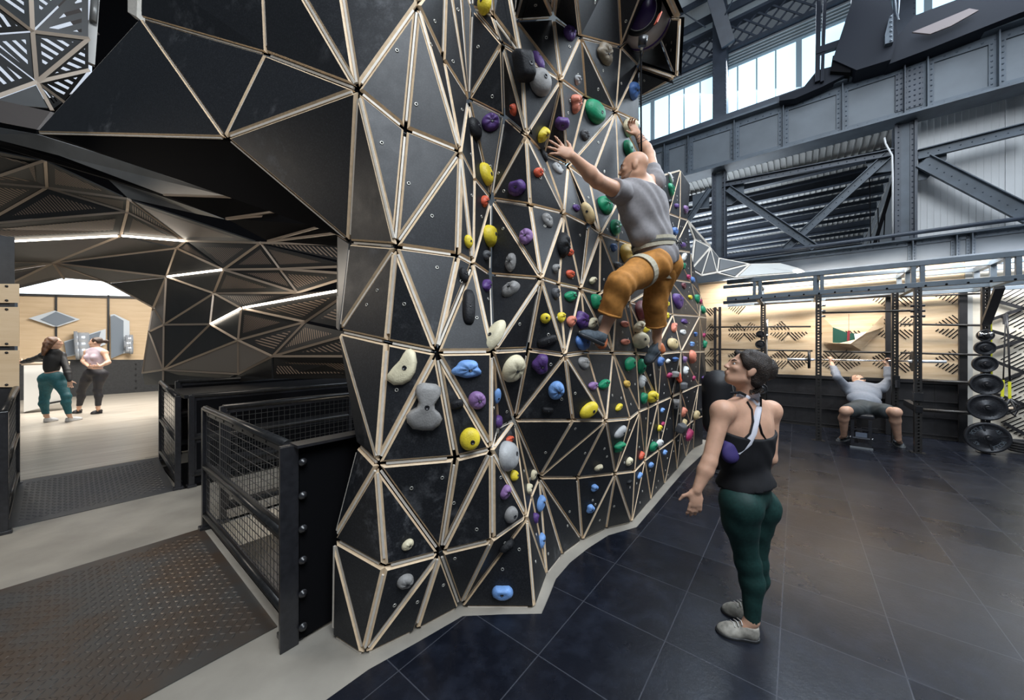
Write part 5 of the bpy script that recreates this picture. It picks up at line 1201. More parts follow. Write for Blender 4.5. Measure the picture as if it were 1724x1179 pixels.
# ---- the woman watching from the rubber floor
def belayer():
    J = dict(shL=P(1216, 693, 1.94), shR=P(1297, 692, 2.12), elL=P(1194, 778, 1.88), wrL=P(1173, 826, 1.86), elR=P(1296, 772, 2.12), wrR=P(1268, 800, 2.30),
             neck=P(1256, 681, 2.03), chest=P(1256, 728, 2.03), waist=P(1254, 775, 2.02), pel=P(1256, 828, 2.02), hipL=P(1240, 846, 1.96), hipR=P(1272, 846, 2.09),
             knL=P(1259, 948, 1.97), anL=P(1266, 1044, 1.945), knR=P(1272, 948, 2.10), anR=P(1266, 1024, 2.12), fwd=Vector((-.72, .69, 0)), hw=.142)
    J['bkL'] = J['bkR'] = Vector((1, -.1, 0)); sc = .95
    r = thing('person', 'woman in black tank top and green leggings looking up at the climber', 'person', (J['anL'].x, J['anL'].y, 0))
    sk = skin_mat('skin_tan', (.60, .35, .24)); B = Sdf(); tp, ax = torso(J, sc, False, True); B.p += tp
    for k in 'LR': B.p += limbs(J, k, sc, False) + leg(J, k, sc, False)
    hc = P(1256, 622, 2.0); f = Vector((-.86, .26, .36)); up = Vector((.36, -.1, .93)); at, hx = head(B, hc, f, up, .96)
    B.cap(J['neck'], at(0, -.02, -.05), .048, .046, .03)
    hand(B, J['wrL'], Vector((-.12, -.05, -1)), Vector((-.9, .2, 0)), [.35, .45, .5, .6], .08, .95); hand(B, J['wrR'], Vector((-.8, .5, .1)), Vector((0, 0, 1)), .8, .1, .95)
    for k, hl, tl in (('L', G(1273, 1081), G(1208, 1066)), ('R', G(1276, 1046), G(1216, 1031))): B.cap(J['an' + k], hl.lerp(tl, .35) + Vector((0, 0, .045)), .034, .030, .02)
    B.mesh('body', sk, r, .0065); eyes(r, at, .96, sk)
    # hair, bun and loose strands
    hm = mat('dark_brown_hair', (.026, .016, .011), .5, noise=.6, nscale=70, stretch=(1, 3, 1), spec=.4, bump=.9, bscale=160)
    H = Sdf(); A = lambda a, b, e: at(a, b, e); H.ell(A(0, -.022, .040), (.080, .092, .082), hx, .02); H.ell(A(0, -.055, -.01), (.070, .062, .075), hx, .03)
    for q in (-1, 1): H.cap(A(q * .07, .02, .05), A(q * .076, .005, .0), .014, .008, .02); H.cap(A(q * .05, .062, .072), A(q * .07, .03, .03), .018, .010, .03)
    hr_ = H.mesh('hair', hm, r, .006, 0, [(A(0, .052, .03), f * 1.0 - hx[2] * .55)], .0042, (105, 1))
    H = Sdf(); bc = P(1291, 622, 1.98); H.ell(bc, (.052, .050, .062), None, .02)
    for q in range(7): a = q * .9; v = Vector((math.cos(a), .4 * math.sin(2 * a), math.sin(a))) * .044; H.cap(bc + v, bc + Vector((v.z, v.y, -v.x)) * 1.15, .014, .008, .012)
    H.cap(P(1274, 606, 1.97), bc, .03, .03, .03); H.mesh('hair_bun', hm, r, .006)
    mb = MB()
    for q in range(9): mb.tube([P(1262 + q * 2.2, 648, 1.99), P(1264 + q * 2.6, 660, 1.96), P(1266 + q * 2.4, 668 - (q % 3) * 5, 1.95)], [.006, .005, .001], 6)
    mb.build('loose_strands', hm, r)
    # leggings
    L_ = Sdf(); L_.p += [p for p in tp[3:6]]; 
    for k in 'LR': L_.p += leg(J, k, sc, False)
    lg = mat('dark_green_knit', (.009, .036, .032), .62, noise=.2, nscale=70, spec=.3)
    dz = Vector((0, 0, 1)); L_.mesh('leggings', lg, r, .0065, .006, [(P(1256, 800, 2.0), dz), (P(1266, 1047, 1.95), -dz)], .0012, (70, 2))
    # tank top hanging loose, white racerback straps, purple chalk bag
    T_ = Sdf(); T_.p += tp[0:4]; pl = J['pel']; T_.ell(pl + dz * .01, (.150, .132, .13), ax, .06); tk = mat('black_jersey', (.010, .010, .012), .7, noise=.2, spec=.25)
    T_.mesh('tank_top', tk, r, .0065, .012, [(P(1256, 816, 2.0), -dz + Vector((.12, 0, 0))), (P(1262, 735, 1.93), ax[2] * 1.0 - ax[1] * .42)], .003, (48, 0))
    st_ = mat('white_strap', (.60, .60, .66), .6); bs = -ax[1]
    def onback(px, py, extra=.006):                                 # a point of the back surface along the sight line
        o0, dr = EYE, ray(px, py); best = None
        for d in np.arange(1.7, 2.2, .002):
            p = o0 + dr * d
            for q in tp:
                if q[0] == 'e':
                    v = p - q[1]; kk = sum((v.dot(q[3][i]) / q[2][i]) ** 2 for i in range(3))
                    if kk < 1.10: best = p; break
                else:
                    ab = q[2] - q[1]; h = max(0, min(1, (p - q[1]).dot(ab) / ab.length_squared))
                    if (p - q[1] - ab * h).length < q[3] + (q[4] - q[3]) * h + .012: best = p; break
            if best is not None: break
        if best is None: best = o0 + dr * 1.93
        return best - dr * (extra + .004)
    def ribbon(pp, w, name, m, par):
        pts = [onback(*q) for q in pp]; mb = MB(); 
        for i in range(len(pts)):
            d = (pts[min(i + 1, len(pts) - 1)] - pts[max(i - 1, 0)]).normalized(); n = (EYE - pts[i]).normalized(); x = d.cross(n).normalized() * (w[i] if isinstance(w, (list, tuple)) else w)
            mb.v += [pts[i] - x - n * .003, pts[i] - x * .9 + n * .003, pts[i] + x * .9 + n * .003, pts[i] + x - n * .003]
        for i in range(len(pts) - 1):
            for j in range(3): mb.f.append([i * 4 + j, i * 4 + j + 1, i * 4 + j + 5, i * 4 + j + 4]); mb.m.append(0); mb.sm.append(True)
        return mb.build(name, m, par)
    ribbon([(1270, 664, 0), (1275, 676, 0), (1275, 690, 0), (1272, 710, 0), (1268, 728, 0), (1258, 744, 0), (1247, 752, 0), (1238, 759, 0)], [.024, .022, .020, .017, .018, .024, .028, .028], 'racerback_strap', st_, r)
    ribbon([(1240, 664, 0), (1252, 667, 0), (1263, 673, 0), (1272, 684, 0)], [.012, .014, .016, .016], 'shoulder_strap', st_, r)
    ribbon([(1230, 662, 0), (1246, 661, 0), (1258, 667, 0), (1268, 668, 0), (1277, 662, 0)], .007, 'neck_binding', tk, r)
    for pp in ([(1258, 676, 0), (1266, 690, 0), (1268, 710, 0), (1263, 730, 0), (1250, 742, 0), (1232, 748, 0)], [(1281, 668, 0), (1281, 690, 0), (1278, 712, 0), (1283, 730, 0), (1290, 742, 0)]): ribbon(pp, .005, 'binding', tk, r)
    pb = Sdf(); c = onback(1229, 762, .01); pb.ell(c, (.045, .022, .05), None, .02); pb.ell(c + Vector((.01, 0, -.02)), (.038, .022, .03), None, .02); pb.ell(onback(1222, 750, .0), (.03, .02, .03), None, .02)
    pb.mesh('purple_cloth', mat('purple_cotton', (.045, .03, .15), .75), r, .006, 0, (), .004, (80, 0))
    su = mat('grey_suede', (.32, .30, .26), .65, noise=.35, nscale=40); so2 = mat('black_rubber_sole', (.016, .016, .017), .5); lc_ = mat('white_lace', (.6, .58, .55), .7)
    shoe(r, G(1277, 1081), G(1205, 1065), J['anL'], dz, 1, su, so2, lc_, 'climbing_shoe'); shoe(r, G(1278, 1047), G(1214, 1031), J['anR'], dz, 1, su, so2, lc_, 'climbing_shoe')
belayer()

# ---- the climber
def climber():
    hd = HOLD_AT[(1058.0, 214.0)]
    J = dict(shL=P(1046, 325, 2.50), shR=P(1101, 306, 2.80), elL=P(1006, 305, 2.30), wrL=P(964, 264, 2.20), elR=P(1093, 262, 2.93), wrR=P(1074, 226, 2.98), neck=P(1080, 309, 2.66), chest=P(1082, 346, 2.66), waist=P(1097, 395, 2.68),
             pel=P(1106, 434, 2.70), hipL=P(1096, 446, 2.62), hipR=P(1115, 446, 2.78), knL=P(1043, 480, 2.40), anL=P(1017, 556, 2.50), knR=P(1102, 510, 2.86), anR=P(1106, 568, 2.98), fwd=Vector((-.74, .67, .1)), hw=.15)
    J['bkL'] = Vector((.3, -.3, -1)); J['bkR'] = Vector((.9, -.4, 0)); sc = 1.0
    r = thing('person', 'bald man in grey shirt and ochre trousers climbing, one arm reaching out', 'person', J['pel'])
    sk = skin_mat('skin_olive', (.56, .31, .20)); B = Sdf(); tp, ax = torso(J, sc, True, False); B.p += tp
    for k in 'LR': B.p += limbs(J, k, sc, True) + leg(J, k, sc, True)
    hc = P(1067, 283, 2.58); f = Vector((-.93, .34, -.05)); at, hx = head(B, hc, f, Vector((-.05, 0, 1)), .98, True); B.cap(J['neck'], at(0, -.02, -.05), .060, .056, .03)
    hand(B, J['wrL'], Vector((-.85, -.12, .42)), Vector((.3, .1, .95)), [.05, .1, .12, .2], .42, 1.05); hand(B, J['wrR'], Vector((-.55, .05, .8)), Vector((-.75, -.1, -.5)), .95, .1, 1.0)
    B.cap(J['anL'], P(1008, 577, 2.47), .034, .030, .02); B.cap(J['anR'], P(1108, 586, 2.98), .034, .03, .02)
    B.mesh('body', sk, r, .0075); eyes(r, at, .98, sk)
    bd = Sdf(); bd.ell(at(0, .04, -.075), (.052, .052, .030), hx, .02); 
    for q in (-1, 1): bd.cap(at(q * .062, .0, -.035), at(q * .035, .05, -.075), .012, .02, .02)
    bd.mesh('stubble', mat('stubble', (.25, .14, .09), .7, noise=.4, nscale=220), r, .006, -.0005, [(at(0, .06, -.055), hx[2] + hx[1] * .3)])
    # shirt with sleeves, harness, trousers, shoes
    T_ = Sdf(); T_.p += tp; up = ax[2]
    for k in 'LR': T_.p += limbs(J, k, sc, True, 'upper')
    gs = mat('grey_jersey', (.25, .235, .24), .75, noise=.1, nscale=50, spec=.2); dl = (J['elL'] - J['shL']).normalized(); dr_ = (J['elR'] - J['shR']).normalized()
    hem = P(1106, 455, 2.7)
    # sleeves are cut apart from the trunk so that each hem runs across its own limb
    Tr = Sdf(); Tr.p += tp[0:4] + tp[6:]; hips = tp[3]; Tr.ell(hips[1] + up * .01, (hips[2][0] * 1.02, hips[2][1] * 1.05, hips[2][2]), hips[3], .05)
    Tr.mesh('shirt', gs, r, .0075, .021, [(hem, -up + Vector((.2, 0, 0))), (at(0, -.02, -.115), hx[2] - f * .25)], .0055, (46, 0))
    for k, d_ in (('L', dl), ('R', dr_)):
        Sl = Sdf(); Sl.cap(J['sh' + k] - d_ * .03, J['el' + k], .066, .058, .03); Sl.ell(J['sh' + k], (.068,) * 3, None, .04); Sl.mesh('sleeve', gs, r, .0075, .008, [(J['sh' + k].lerp(J['el' + k], .36 if k == 'L' else .45), d_)], .003, (60, 1))
    oc = mat('ochre_canvas', (.42, .185, .045), .75, noise=.2, nscale=30, spec=.2)
    Pn = Sdf(); Pn.p += tp[3:6]
    for k, s0 in (('L', .0), ('R', .0)):
        h, kn, an = J['hip' + k], J['kn' + k], J['an' + k]; d_ = (an - kn).normalized(); cut = kn.lerp(an, .66)
        Q = Sdf(); Q.cap(h, h.lerp(kn, .4), .098, .092, .04); Q.cap(h.lerp(kn, .4), kn, .092, .076, .04); Q.cap(kn, kn.lerp(an, .8), .074, .064, .03); Q.p += tp[3:6] if k == 'L' else tp[5:6]
        o = Q.mesh('trouser_leg', oc, r, .0075, .014, [(cut, d_), (P(1108, 422, 2.7), up)], .005, (52, 2 if k == 'L' else 0))
        mb = MB(); c = cut - d_ * .012; x = d_.orthogonal().normalized(); y = d_.cross(x); rr = .078
        mb.tube([c + (x * math.cos(i * .5236) + y * math.sin(i * .5236)) * rr for i in range(12)], .009, 8, 0, True); mb.build('cuff', oc, o)
    hs = mat('sand_webbing', (.40, .36, .27), .8, noise=.15, nscale=120); hn = thing_child('harness', r)
    def ring(c, a, b, ra, rb, w, name, m, par, n=24, t=.008):
        mb = MB(); d_ = a.cross(b).normalized(); vs_ = []
        for i in range(n):
            q = 2 * math.pi * i / n; p = c + a * math.cos(q) * ra + b * math.sin(q) * rb; o_ = (a * math.cos(q) + b * math.sin(q)).normalized() * t
            vs_ += [p - d_ * w, p + o_ - d_ * w, p + o_ + d_ * w, p + d_ * w]
        mb.add(vs_, [(i * 4 + j, i * 4 + (j + 1) % 4, ((i + 1) % n) * 4 + (j + 1) % 4, ((i + 1) % n) * 4 + j) for i in range(n) for j in range(4)], 0, False); return mb.build(name, m, par)
    wc = P(1101, 414, 2.69); tl = (ax[2] + ax[0] * .12).normalized(); a_ = (ax[0] - tl * ax[0].dot(tl)).normalized(); b_ = tl.cross(a_)
    ring(wc, a_, b_, .180, .140, .036, 'waist_belt', hs, hn); ring(wc + tl * .002, a_, b_, .184, .144, .008, 'belt_seam', mat('dark_webbing', (.06, .06, .055), .7), hn)
    for k, e in (('L', .36), ('R', .22)):
        h, kn = J['hip' + k], J['kn' + k]; d_ = (kn - h).normalized(); x = d_.orthogonal().normalized(); ring(h.lerp(kn, e), x, d_.cross(x), .116, .116, .028, 'leg_loop', hs, hn)
    for q in range(5):
        p = wc + (-ax[1] * .128 + ax[0] * (.03 + .03 * q)) + tl * .01; mb = MB(); mb.tube([p, p - Vector((0, .02, .03)), p - Vector((-.01, .025, .055)), p - Vector((.005, .01, .03))], .0045, 6); mb.build('gear_clip', M_BLKG, hn)
    gs_ = mat('slate_suede', (.07, .09, .11), .7, noise=.3, nscale=50); orr = mat('dark_rubber', (.03, .032, .036), .5); orh = mat('orange_heel', (.55, .16, .06), .6)
    shoe(r, P(1013, 583, 2.48), P(974, 566, 2.36), J['anL'], Vector((.25, -.2, 1)), 1, gs_, orr, None, 'climbing_shoe'); shoe(r, P(1113, 592, 2.99), P(1089, 616, 3.02), J['anR'], Vector((-.35, -.2, .8)), 1, gs_, orr, None, 'climbing_shoe')
    for hl, an_ in ((P(1013, 583, 2.48), J['anL']), (P(1113, 592, 2.99), J['anR'])):
        Hh = Sdf(); Hh.cap(hl + Vector((0, 0, .012)), hl.lerp(an_, .35), .036, .036, .02); Hh.mesh('heel_rand', orh, r, .008)
    tm = mat('tattoo_ink', (.12, .11, .12), .6); mb = MB(); d_ = (J['wrR'] - J['elR']).normalized(); x = d_.orthogonal().normalized(); y = d_.cross(x)
    for q in range(4): c = J['elR'].lerp(J['wrR'], .55 + q * .1); rr = .0405 - q * .003; mb.tube([c + (x * math.cos(i * .5236 + q) + y * math.sin(i * .5236 + q)) * rr + d_ * (.008 * math.sin(i * 1.57)) for i in range(12)], .003, 5, 0, True)
    mb.build('tattoo', tm, r)
def thing_child(name, parent):
    o = bpy.data.objects.new(name, None); COL.objects.link(o); o.parent = parent; return o
climber()

# ---- the man pressing a bar on the bench
def presser():
    tb = 8.9; zb_ = T(1447, 607, tb)
    hL, hR = T(1400, 605, tb), T(1493, 608, tb)
    J = dict(shL=P(1424, 652, 6.28), shR=P(1484, 654, 6.16), elL=P(1410, 636, 6.22), elR=P(1497, 640, 6.12), wrL=hL + Vector((0, 0, -.07)), wrR=hR + Vector((0, 0, -.07)), neck=P(1446, 648, 6.42), chest=P(1452, 661, 6.18), waist=P(1454, 674, 5.98), pel=P(1456, 688, 5.82),
             hipL=P(1446, 690, 5.82), hipR=P(1468, 690, 5.78), knL=P(1423, 692, 5.62), anL=P(1421, 733, 5.88), knR=P(1508, 694, 5.35), anR=P(1512, 740, 5.52), fwd=Vector((0, -.35, 1)), hw=.19)
    J['bkL'] = J['bkR'] = Vector((0, 1, 0)); sc = 1.06
    r = thing('person', 'man in grey long sleeves and dark shorts lying on a bench pressing a barbell', 'person', (J['pel'].x, J['pel'].y, .45))
    sk = skin_mat('skin_fair', (.60, .36, .25)); B = Sdf(); tp, ax = torso(J, sc, True, False); B.p += tp
    for k in 'LR': B.p += limbs(J, k, sc, True) + leg(J, k, 1.12, True)
    hc = P(1444, 640, 6.60); f = Vector((-.1, -.45, .9)); at, hx = head(B, hc, f, Vector((-.1, .9, .4)), 1.0, True); B.cap(J['neck'], at(0, -.02, -.05), .06, .056, .03)
    for k in 'LR': hand(B, J['wr' + k], Vector((0, .1, 1)), Vector((1 if k == 'L' else -1, 0, 0)), 1.25, .05, 1.05)
    B.cap(J['anL'], G(1416, 743) + Vector((0, 0, .05)), .036, .03, .02); B.cap(J['anR'], G(1516, 752) + Vector((0, 0, .05)), .036, .03, .02)
    B.mesh('body', sk, r, .011); eyes(r, at, 1, sk)
    bd = Sdf(); bd.ell(at(0, .035, -.075), (.058, .058, .036), hx, .02); bd.ell(at(0, -.03, .06), (.08, .08, .06), hx, .02); bd.mesh('hair_and_beard', mat('black_hair', (.015, .012, .010), .6), r, .01, .002, ())
    gs = mat('grey_blue_jersey', (.20, .215, .25), .7, noise=.1, nscale=30); T_ = Sdf(); T_.p += tp[0:4] + tp[6:]
    for k in 'LR': T_.p += limbs(J, k, sc, True)
    T_.mesh('shirt', gs, r, .010, .012, [(P(1456, 684, 5.9), ax[2] * -1), (hL + Vector((0, 0, -.11)), Vector((0, 0, 1)))], .003, (40, 0))
    sh = mat('dark_green_shorts', (.035, .042, .045), .7, noise=.15)
    S_ = Sdf(); S_.p += tp[3:6]
    for k in 'LR': h, kn = J['hip' + k], J['kn' + k]; S_.cap(h, h.lerp(kn, .62), .108, .10, .05)
    S_.mesh('shorts', sh, r, .010, .012, (), .003, (45, 1))
    dz = Vector((0, 0, 1)); su = mat('slate_trainer', (.05, .06, .07), .6, noise=.3); so2 = mat('grey_sole', (.16, .17, .18), .5)
    for k, hl, tl in (('L', G(1427, 741), G(1399, 747)), ('R', G(1508, 748), G(1535, 766))):
        d = (tl - hl).normalized(); shoe(r, hl, hl + d * .31, J['an' + k], dz, 1, su, so2, None, 'trainer', .05)
        mb = MB(); mb.cyl(J['an' + k] + dz * .07, J['an' + k] - dz * .01, .046, .042, 12); mb.build('sock', M_BLK, r)
    # barbell over him
    bb = thing('barbell', 'barbell with silver sleeves held above the man on the bench', 'barbell', zb_)
    s0, s1 = -.14, 1.90; q0 = lambda s: R(s, tb, zb_.z)
    mb = MB(); mb.cyl(q0(s0 + .4), q0(s1 - .42), .014, n=10); mb.build('bar', M_CHROME, bb)
    wm = mat('satin_sleeve', (.62, .66, .72), .35, metal=.5)
    for a, b in ((s0, s0 + .40), (s1 - .42, s1)):
        mb = MB(); mb.cyl(q0(a), q0(b), .026, n=12); mb.build('sleeve', wm, bb)
    for a, rr, nm in ((s0 + .33, .17, 'weight_plate'), (s1 - .36, .17, 'weight_plate')):
        mb = MB(); c = q0(a); mb.lathe(c, E2, [(.03, -.02), (rr * .5, -.012), (rr * .85, -.012), (rr, -.02), (rr, .02), (rr * .85, .012), (rr * .5, .012), (.03, .02)], 28)
        tag(mb.build(nm, M_IRON), 'dark weight plate on the %s end of the raised barbell' % ('left' if a < .5 else 'right'), 'weight plate')
presser()

# ---- two women talking in the studio
def studio_woman(label, J, sc, top, bottom, hair, skin, shoes_, sole, hp, face, style, heels):
    z0 = .15; r = thing('person', label, 'person', (J['pel'].x, J['pel'].y, z0)); B = Sdf(); tp, ax = torso(J, sc, False, True); B.p += tp
    for k in 'LR': B.p += limbs(J, k, sc, False) + leg(J, k, sc * 1.02, False)
    at, hx = head(B, hp, face, Vector((0, 0, 1)), .98); B.cap(J['neck'], at(0, -.02, -.05), .048, .046, .03)
    for k in 'LR': hand(B, J['wr' + k], J['hd' + k], J['ht' + k], .5, .1, 1.0)
    for k, (hl, tl) in zip('LR', heels): B.cap(J['an' + k], hl.lerp(tl, .3) + Vector((0, 0, .05)), .034, .03, .02)
    B.mesh('body', skin, r, .011); eyes(r, at, .98, skin); up = ax[2]; dz = Vector((0, 0, 1))
    T_ = Sdf(); T_.p += tp[0:3] + tp[6:]
    if style == 'long':
        Sv = Sdf()
        for k in 'LR': Sv.p += limbs(J, k, sc, False)
        Sv.mesh('sleeves', top, r, .010, .010, (), .002, (50, 0))
    T_.mesh('top', top, r, .010, .011, [(J['waist'] - dz * .11 * sc, -dz), (at(0, 0, -.105), dz)] + ([] if style == 'long' else []), .002, (50, 0))
    L_ = Sdf(); L_.p += tp[3:6]
    for k in 'LR': L_.p += leg(J, k, sc * 1.02, False)
    L_.mesh('leggings', bottom, r, .010, .008, [(J['waist'] - dz * .05 * sc, dz), (J['anL'] + dz * .03, -dz)], .0012, (60, 0))
    H = Sdf(); H.ell(at(0, -.024, .038), (.081, .09, .083), hx, .02)
    if style == 'long':
        H.ell(at(0, -.06, -.03), (.10, .075, .12), hx, .03); H.ell(at(.03, .0, -.02), (.075, .075, .10), hx, .03)
        for q in range(8): a = (q - 3.5) * .022; H.cap(at(a, -.08, -.02), at(a * 1.9 - .02, -.115 + .02 * (q % 2), -.20 - .03 * (q % 3)), .042, .030, .02)
    else: H.cap(at(0, -.09, .02), at(-.0, -.15, .035), .03, .028, .02); H.ell(at(0, -.16, .02), (.03, .04, .04), hx, .02)
    H.mesh('hair', hair, r, .009, 0, [(at(0, .05, .03), face.normalized() - hx[2] * .55)], .004, (70, 0))
    for k, (hl, tl) in zip('LR', heels): shoe(r, hl, tl, J['an' + k], dz, 1, shoes_, sole, None, 'shoe', .045)
    return r
D1 = 6.85; q = lambda x, y, d=0: P(x, y, D1 + d)
fz = lambda x, y: G(x, y, .15)
studio_woman('woman in black top and teal leggings with long wavy brown hair, leaning on a barre', dict(shL=q(74, 599), shR=q(103, 598, .12), elL=q(55, 606, .1), wrL=q(38, 610, .2), elR=q(113, 624, .05), wrR=q(117, 641), neck=q(91, 593), chest=q(88, 608), waist=q(87, 621), pel=q(88, 636),
             hipL=q(80, 639), hipR=q(98, 639, .05), knL=q(75, 670), anL=q(78, 700), knR=q(112, 668), anR=q(116, 698), fwd=Vector((.35, .94, 0)), hw=.18, hdL=Vector((-1, .2, 0)), htL=Vector((0, 0, 1)), hdR=Vector((.1, 0, -1)), htR=Vector((.5, .8, 0))), 1.0,
             mat('black_sport_top', (.012, .012, .013), .6), mat('teal_leggings', (.015, .105, .125), .6, noise=.2, nscale=40), mat('wavy_brown_hair', (.11, .05, .024), .45, noise=.6, nscale=40), skin_mat('skin_fair', (.60, .36, .25)), mat('white_canvas', (.62, .62, .62), .6), mat('white_sole', (.5, .48, .46), .6), P(92, 577, D1), Vector((.75, .55, 0)), 'long', [(fz(75, 712), fz(97, 708)), (fz(111, 711), fz(138, 706))])
D1 = 7.7
studio_woman('woman in pale lilac sleeveless top and dark leggings facing the other woman', dict(shL=q(176, 594), shR=q(148, 593), elL=q(183, 610, -.05), wrL=q(168, 617, -.2), elR=q(140, 608, -.05), wrR=q(150, 618, -.2), neck=q(162, 588), chest=q(161, 602), waist=q(161, 615), pel=q(160, 627),
             hipL=q(169, 630), hipR=q(150, 630), knL=q(164, 658), anL=q(165, 686), knR=q(136, 659), anR=q(133, 686), fwd=Vector((-.35, -.94, 0)), hw=.165, hdL=Vector((-1, -.2, 0)), htL=Vector((0, 0, 1)), hdR=Vector((1, -.2, 0)), htR=Vector((0, 0, 1))), .98,
             mat('lilac_top', (.52, .42, .47), .7), mat('charcoal_leggings', (.022, .020, .024), .6), mat('brown_hair', (.045, .025, .016), .5), skin_mat('skin_fair', (.60, .36, .25)), mat('black_mesh_shoe', (.02, .02, .025), .6), M_BLK, P(161, 577, D1), Vector((-.8, -.6, 0)), 'tail', [(fz(172, 696), fz(152, 698)), (fz(137, 695), fz(122, 697))])
# ------------------------------------------------------------------ pull-up rig and racks along the rear wall
M_RIG = mat('rig_blue_grey', (.10, .125, .15), .45, noise=.15, nscale=8)
M_UPR = mat('rig_black', (.020, .018, .017), .4, noise=.3, nscale=12)
TF = 8.0
rig = thing('pull_up_rig', 'tall black pull-up rig with perforated uprights and a blue grey header frame', 'pull-up rig', R(.9, 8.5, 0))
def upright(s, t, h, m=M_UPR, w=.078, par=None, hole=.024, pitch=.05, z0=.012):
    mb = MB(); e = (w - hole) / 2
    for tt in (t - w / 2 + .004, t + w / 2 - .004):
        for q in (-1, 1): mb.box(R(s + q * (hole / 2 + e / 2), tt, (h + z0) / 2), e, .007, h - z0)
        n = int(h / pitch)
        for i in range(n + 1):
            z = i * pitch + z0 + (pitch - hole) / 2
            if z < h: mb.box(R(s, tt, z), hole, .007, pitch - hole)
    for ss_ in (s - w / 2 + .004, s + w / 2 - .004): mb.box(R(ss_, t, (h + z0) / 2), .007, w, h - z0)
    mb.box(R(s, t, z0 + .004), .16, .12, .008)
    return mb.build('upright', m, par or rig)
sF = [st(T(x, 500, TF))[0] for x in (1378, 1545)]
for s_ in sF: upright(s_, TF, 2.5)
s2 = st(T(1508, 500, 8.55))[0]; upright(s2, 8.62, 2.5); upright(st(T(1285, 500, 9.2))[0], 9.2, 2.5, w=.09)
def hbar(s0, s1, t, z, w=.075, h=.075, name='header_beam', m=M_RIG, par=None):
    mb = MB(); mb.box(R((s0 + s1) / 2, t, z), s1 - s0, w, h); return mb.build(name, m, par or rig, bevel=.004)
def tbar(s, t0, t1, z, w=.075, h=.075, name='cross_beam', m=M_RIG):
    mb = MB(); mb.box(R(s, (t0 + t1) / 2, z), w, t1 - t0, h); return mb.build(name, m, rig, bevel=.004)
hbar(-1.05, 3.6, TF, 2.535); hbar(-1.05, 3.6, TF, 2.86)
for z in (2.535, 2.86): hbar(-1.2, 3.4, 9.25, z, .06, .06)
for z in (2.535, 2.86): hbar(-1.2, 3.4, 8.62, z, .06, .06)
mb = MB()
for k in range(22): c = R(-.9 + k * .2, TF - .039, 2.515); mb.lathe(c, -U2, [(.014, 0), (.014, .004), (.0001, .004)], 8)
mb.build('beam_holes', M_VOID, rig)
sP = [st(T(x, 470, TF))[0] for x in (1275, 1378, 1545, 1705)]
for s_ in sP:
    for q in (-.045, .045):
        mb = MB(); mb.box(R(s_ + q, TF, 2.70), .05, .06, .26); mb.build('header_post', M_RIG, rig, bevel=.003)
    for z in (2.535, 2.86): tbar(s_, TF, 9.28, z)
for s_ in sP:
    for t in (8.62, 9.25): mb = MB(); mb.box(R(s_, t, 2.70), .06, .06, .26); mb.build('header_post', M_RIG, rig)
for px in (1204, 1212): mb = MB(); s_ = st(T(px, 500, 9.3))[0]; mb.box(R(s_, 9.3, 1.27), .05, .05, 2.5); mb.build('rear_post', M_BLK, rig)
for s_ in (st(T(1497, 500, 9.32))[0], 2.17): mb = MB(); mb.box(R(s_, 9.34, 1.27), .09, .06, 2.5); mb.build('rear_post', M_BLK, rig)
def pbar(a, b, t, r, name='bar', m=M_UPR): mb = MB(); mb.cyl(T(*a, t), T(*b, t), r, n=8); return mb.build(name, m, rig)
pbar((1195, 551), (1365, 550), 9.3, .018); pbar((1195, 588), (1368, 591), 9.3, .018); pbar((1386, 592), (1500, 594), 9.3, .018); pbar((1516, 594), (1652, 598), 9.3, .018); pbar((1516, 546), (1652, 548), 9.3, .018)
pbar((1384, 527), (1540, 523), 8.02, .016, 'pull_up_bar'); pbar((1270, 512), (1366, 507), 9.2, .012); pbar((1390, 505), (1500, 497), 9.2, .016); pbar((1516, 500), (1660, 494), 9.2, .016)
for a, b in (((1552, 641), (1650, 646)), ((1552, 690), (1648, 697))): pbar(a, b, 9.25, .03)
for y in (515, 524, 533):
    mb = MB(); c = T(1545, y, TF); mb.cyl(c - E2 * .075, c + E2 * .075, .018, n=8); mb.build('peg', M_BLKG, rig)
    mb = MB(); c = T(1380, y, TF); mb.cyl(c - E2 * .05, c + E2 * .075, .016, n=8); mb.build('peg', M_CHROME, rig)
mb = MB(); mb.bar(T(1660, 545, 8.5), T(1683, 484, 8.0), .09, .05, tuple(U2)); mb.build('knee_brace', M_BLK, rig)
# spotter arm on the right upright
mb = MB(); mb.bar(T(1526, 678, 8.3), T(1548, 690, TF - .06), .07, .09); mb.box(R(sF[1], TF - .02, .86), .1, .1, .12); mb.build('spotter_arm', M_BLK, rig)
mb = MB(); c = T(1510, 640, 8.56); mb.box(c, .06, .08, .14); mb.bar(c - U2 * .05, c - U2 * .05 + Vector((0, 0, -.12)), .03, .05); mb.build('bar_hook', M_BLKG, rig)
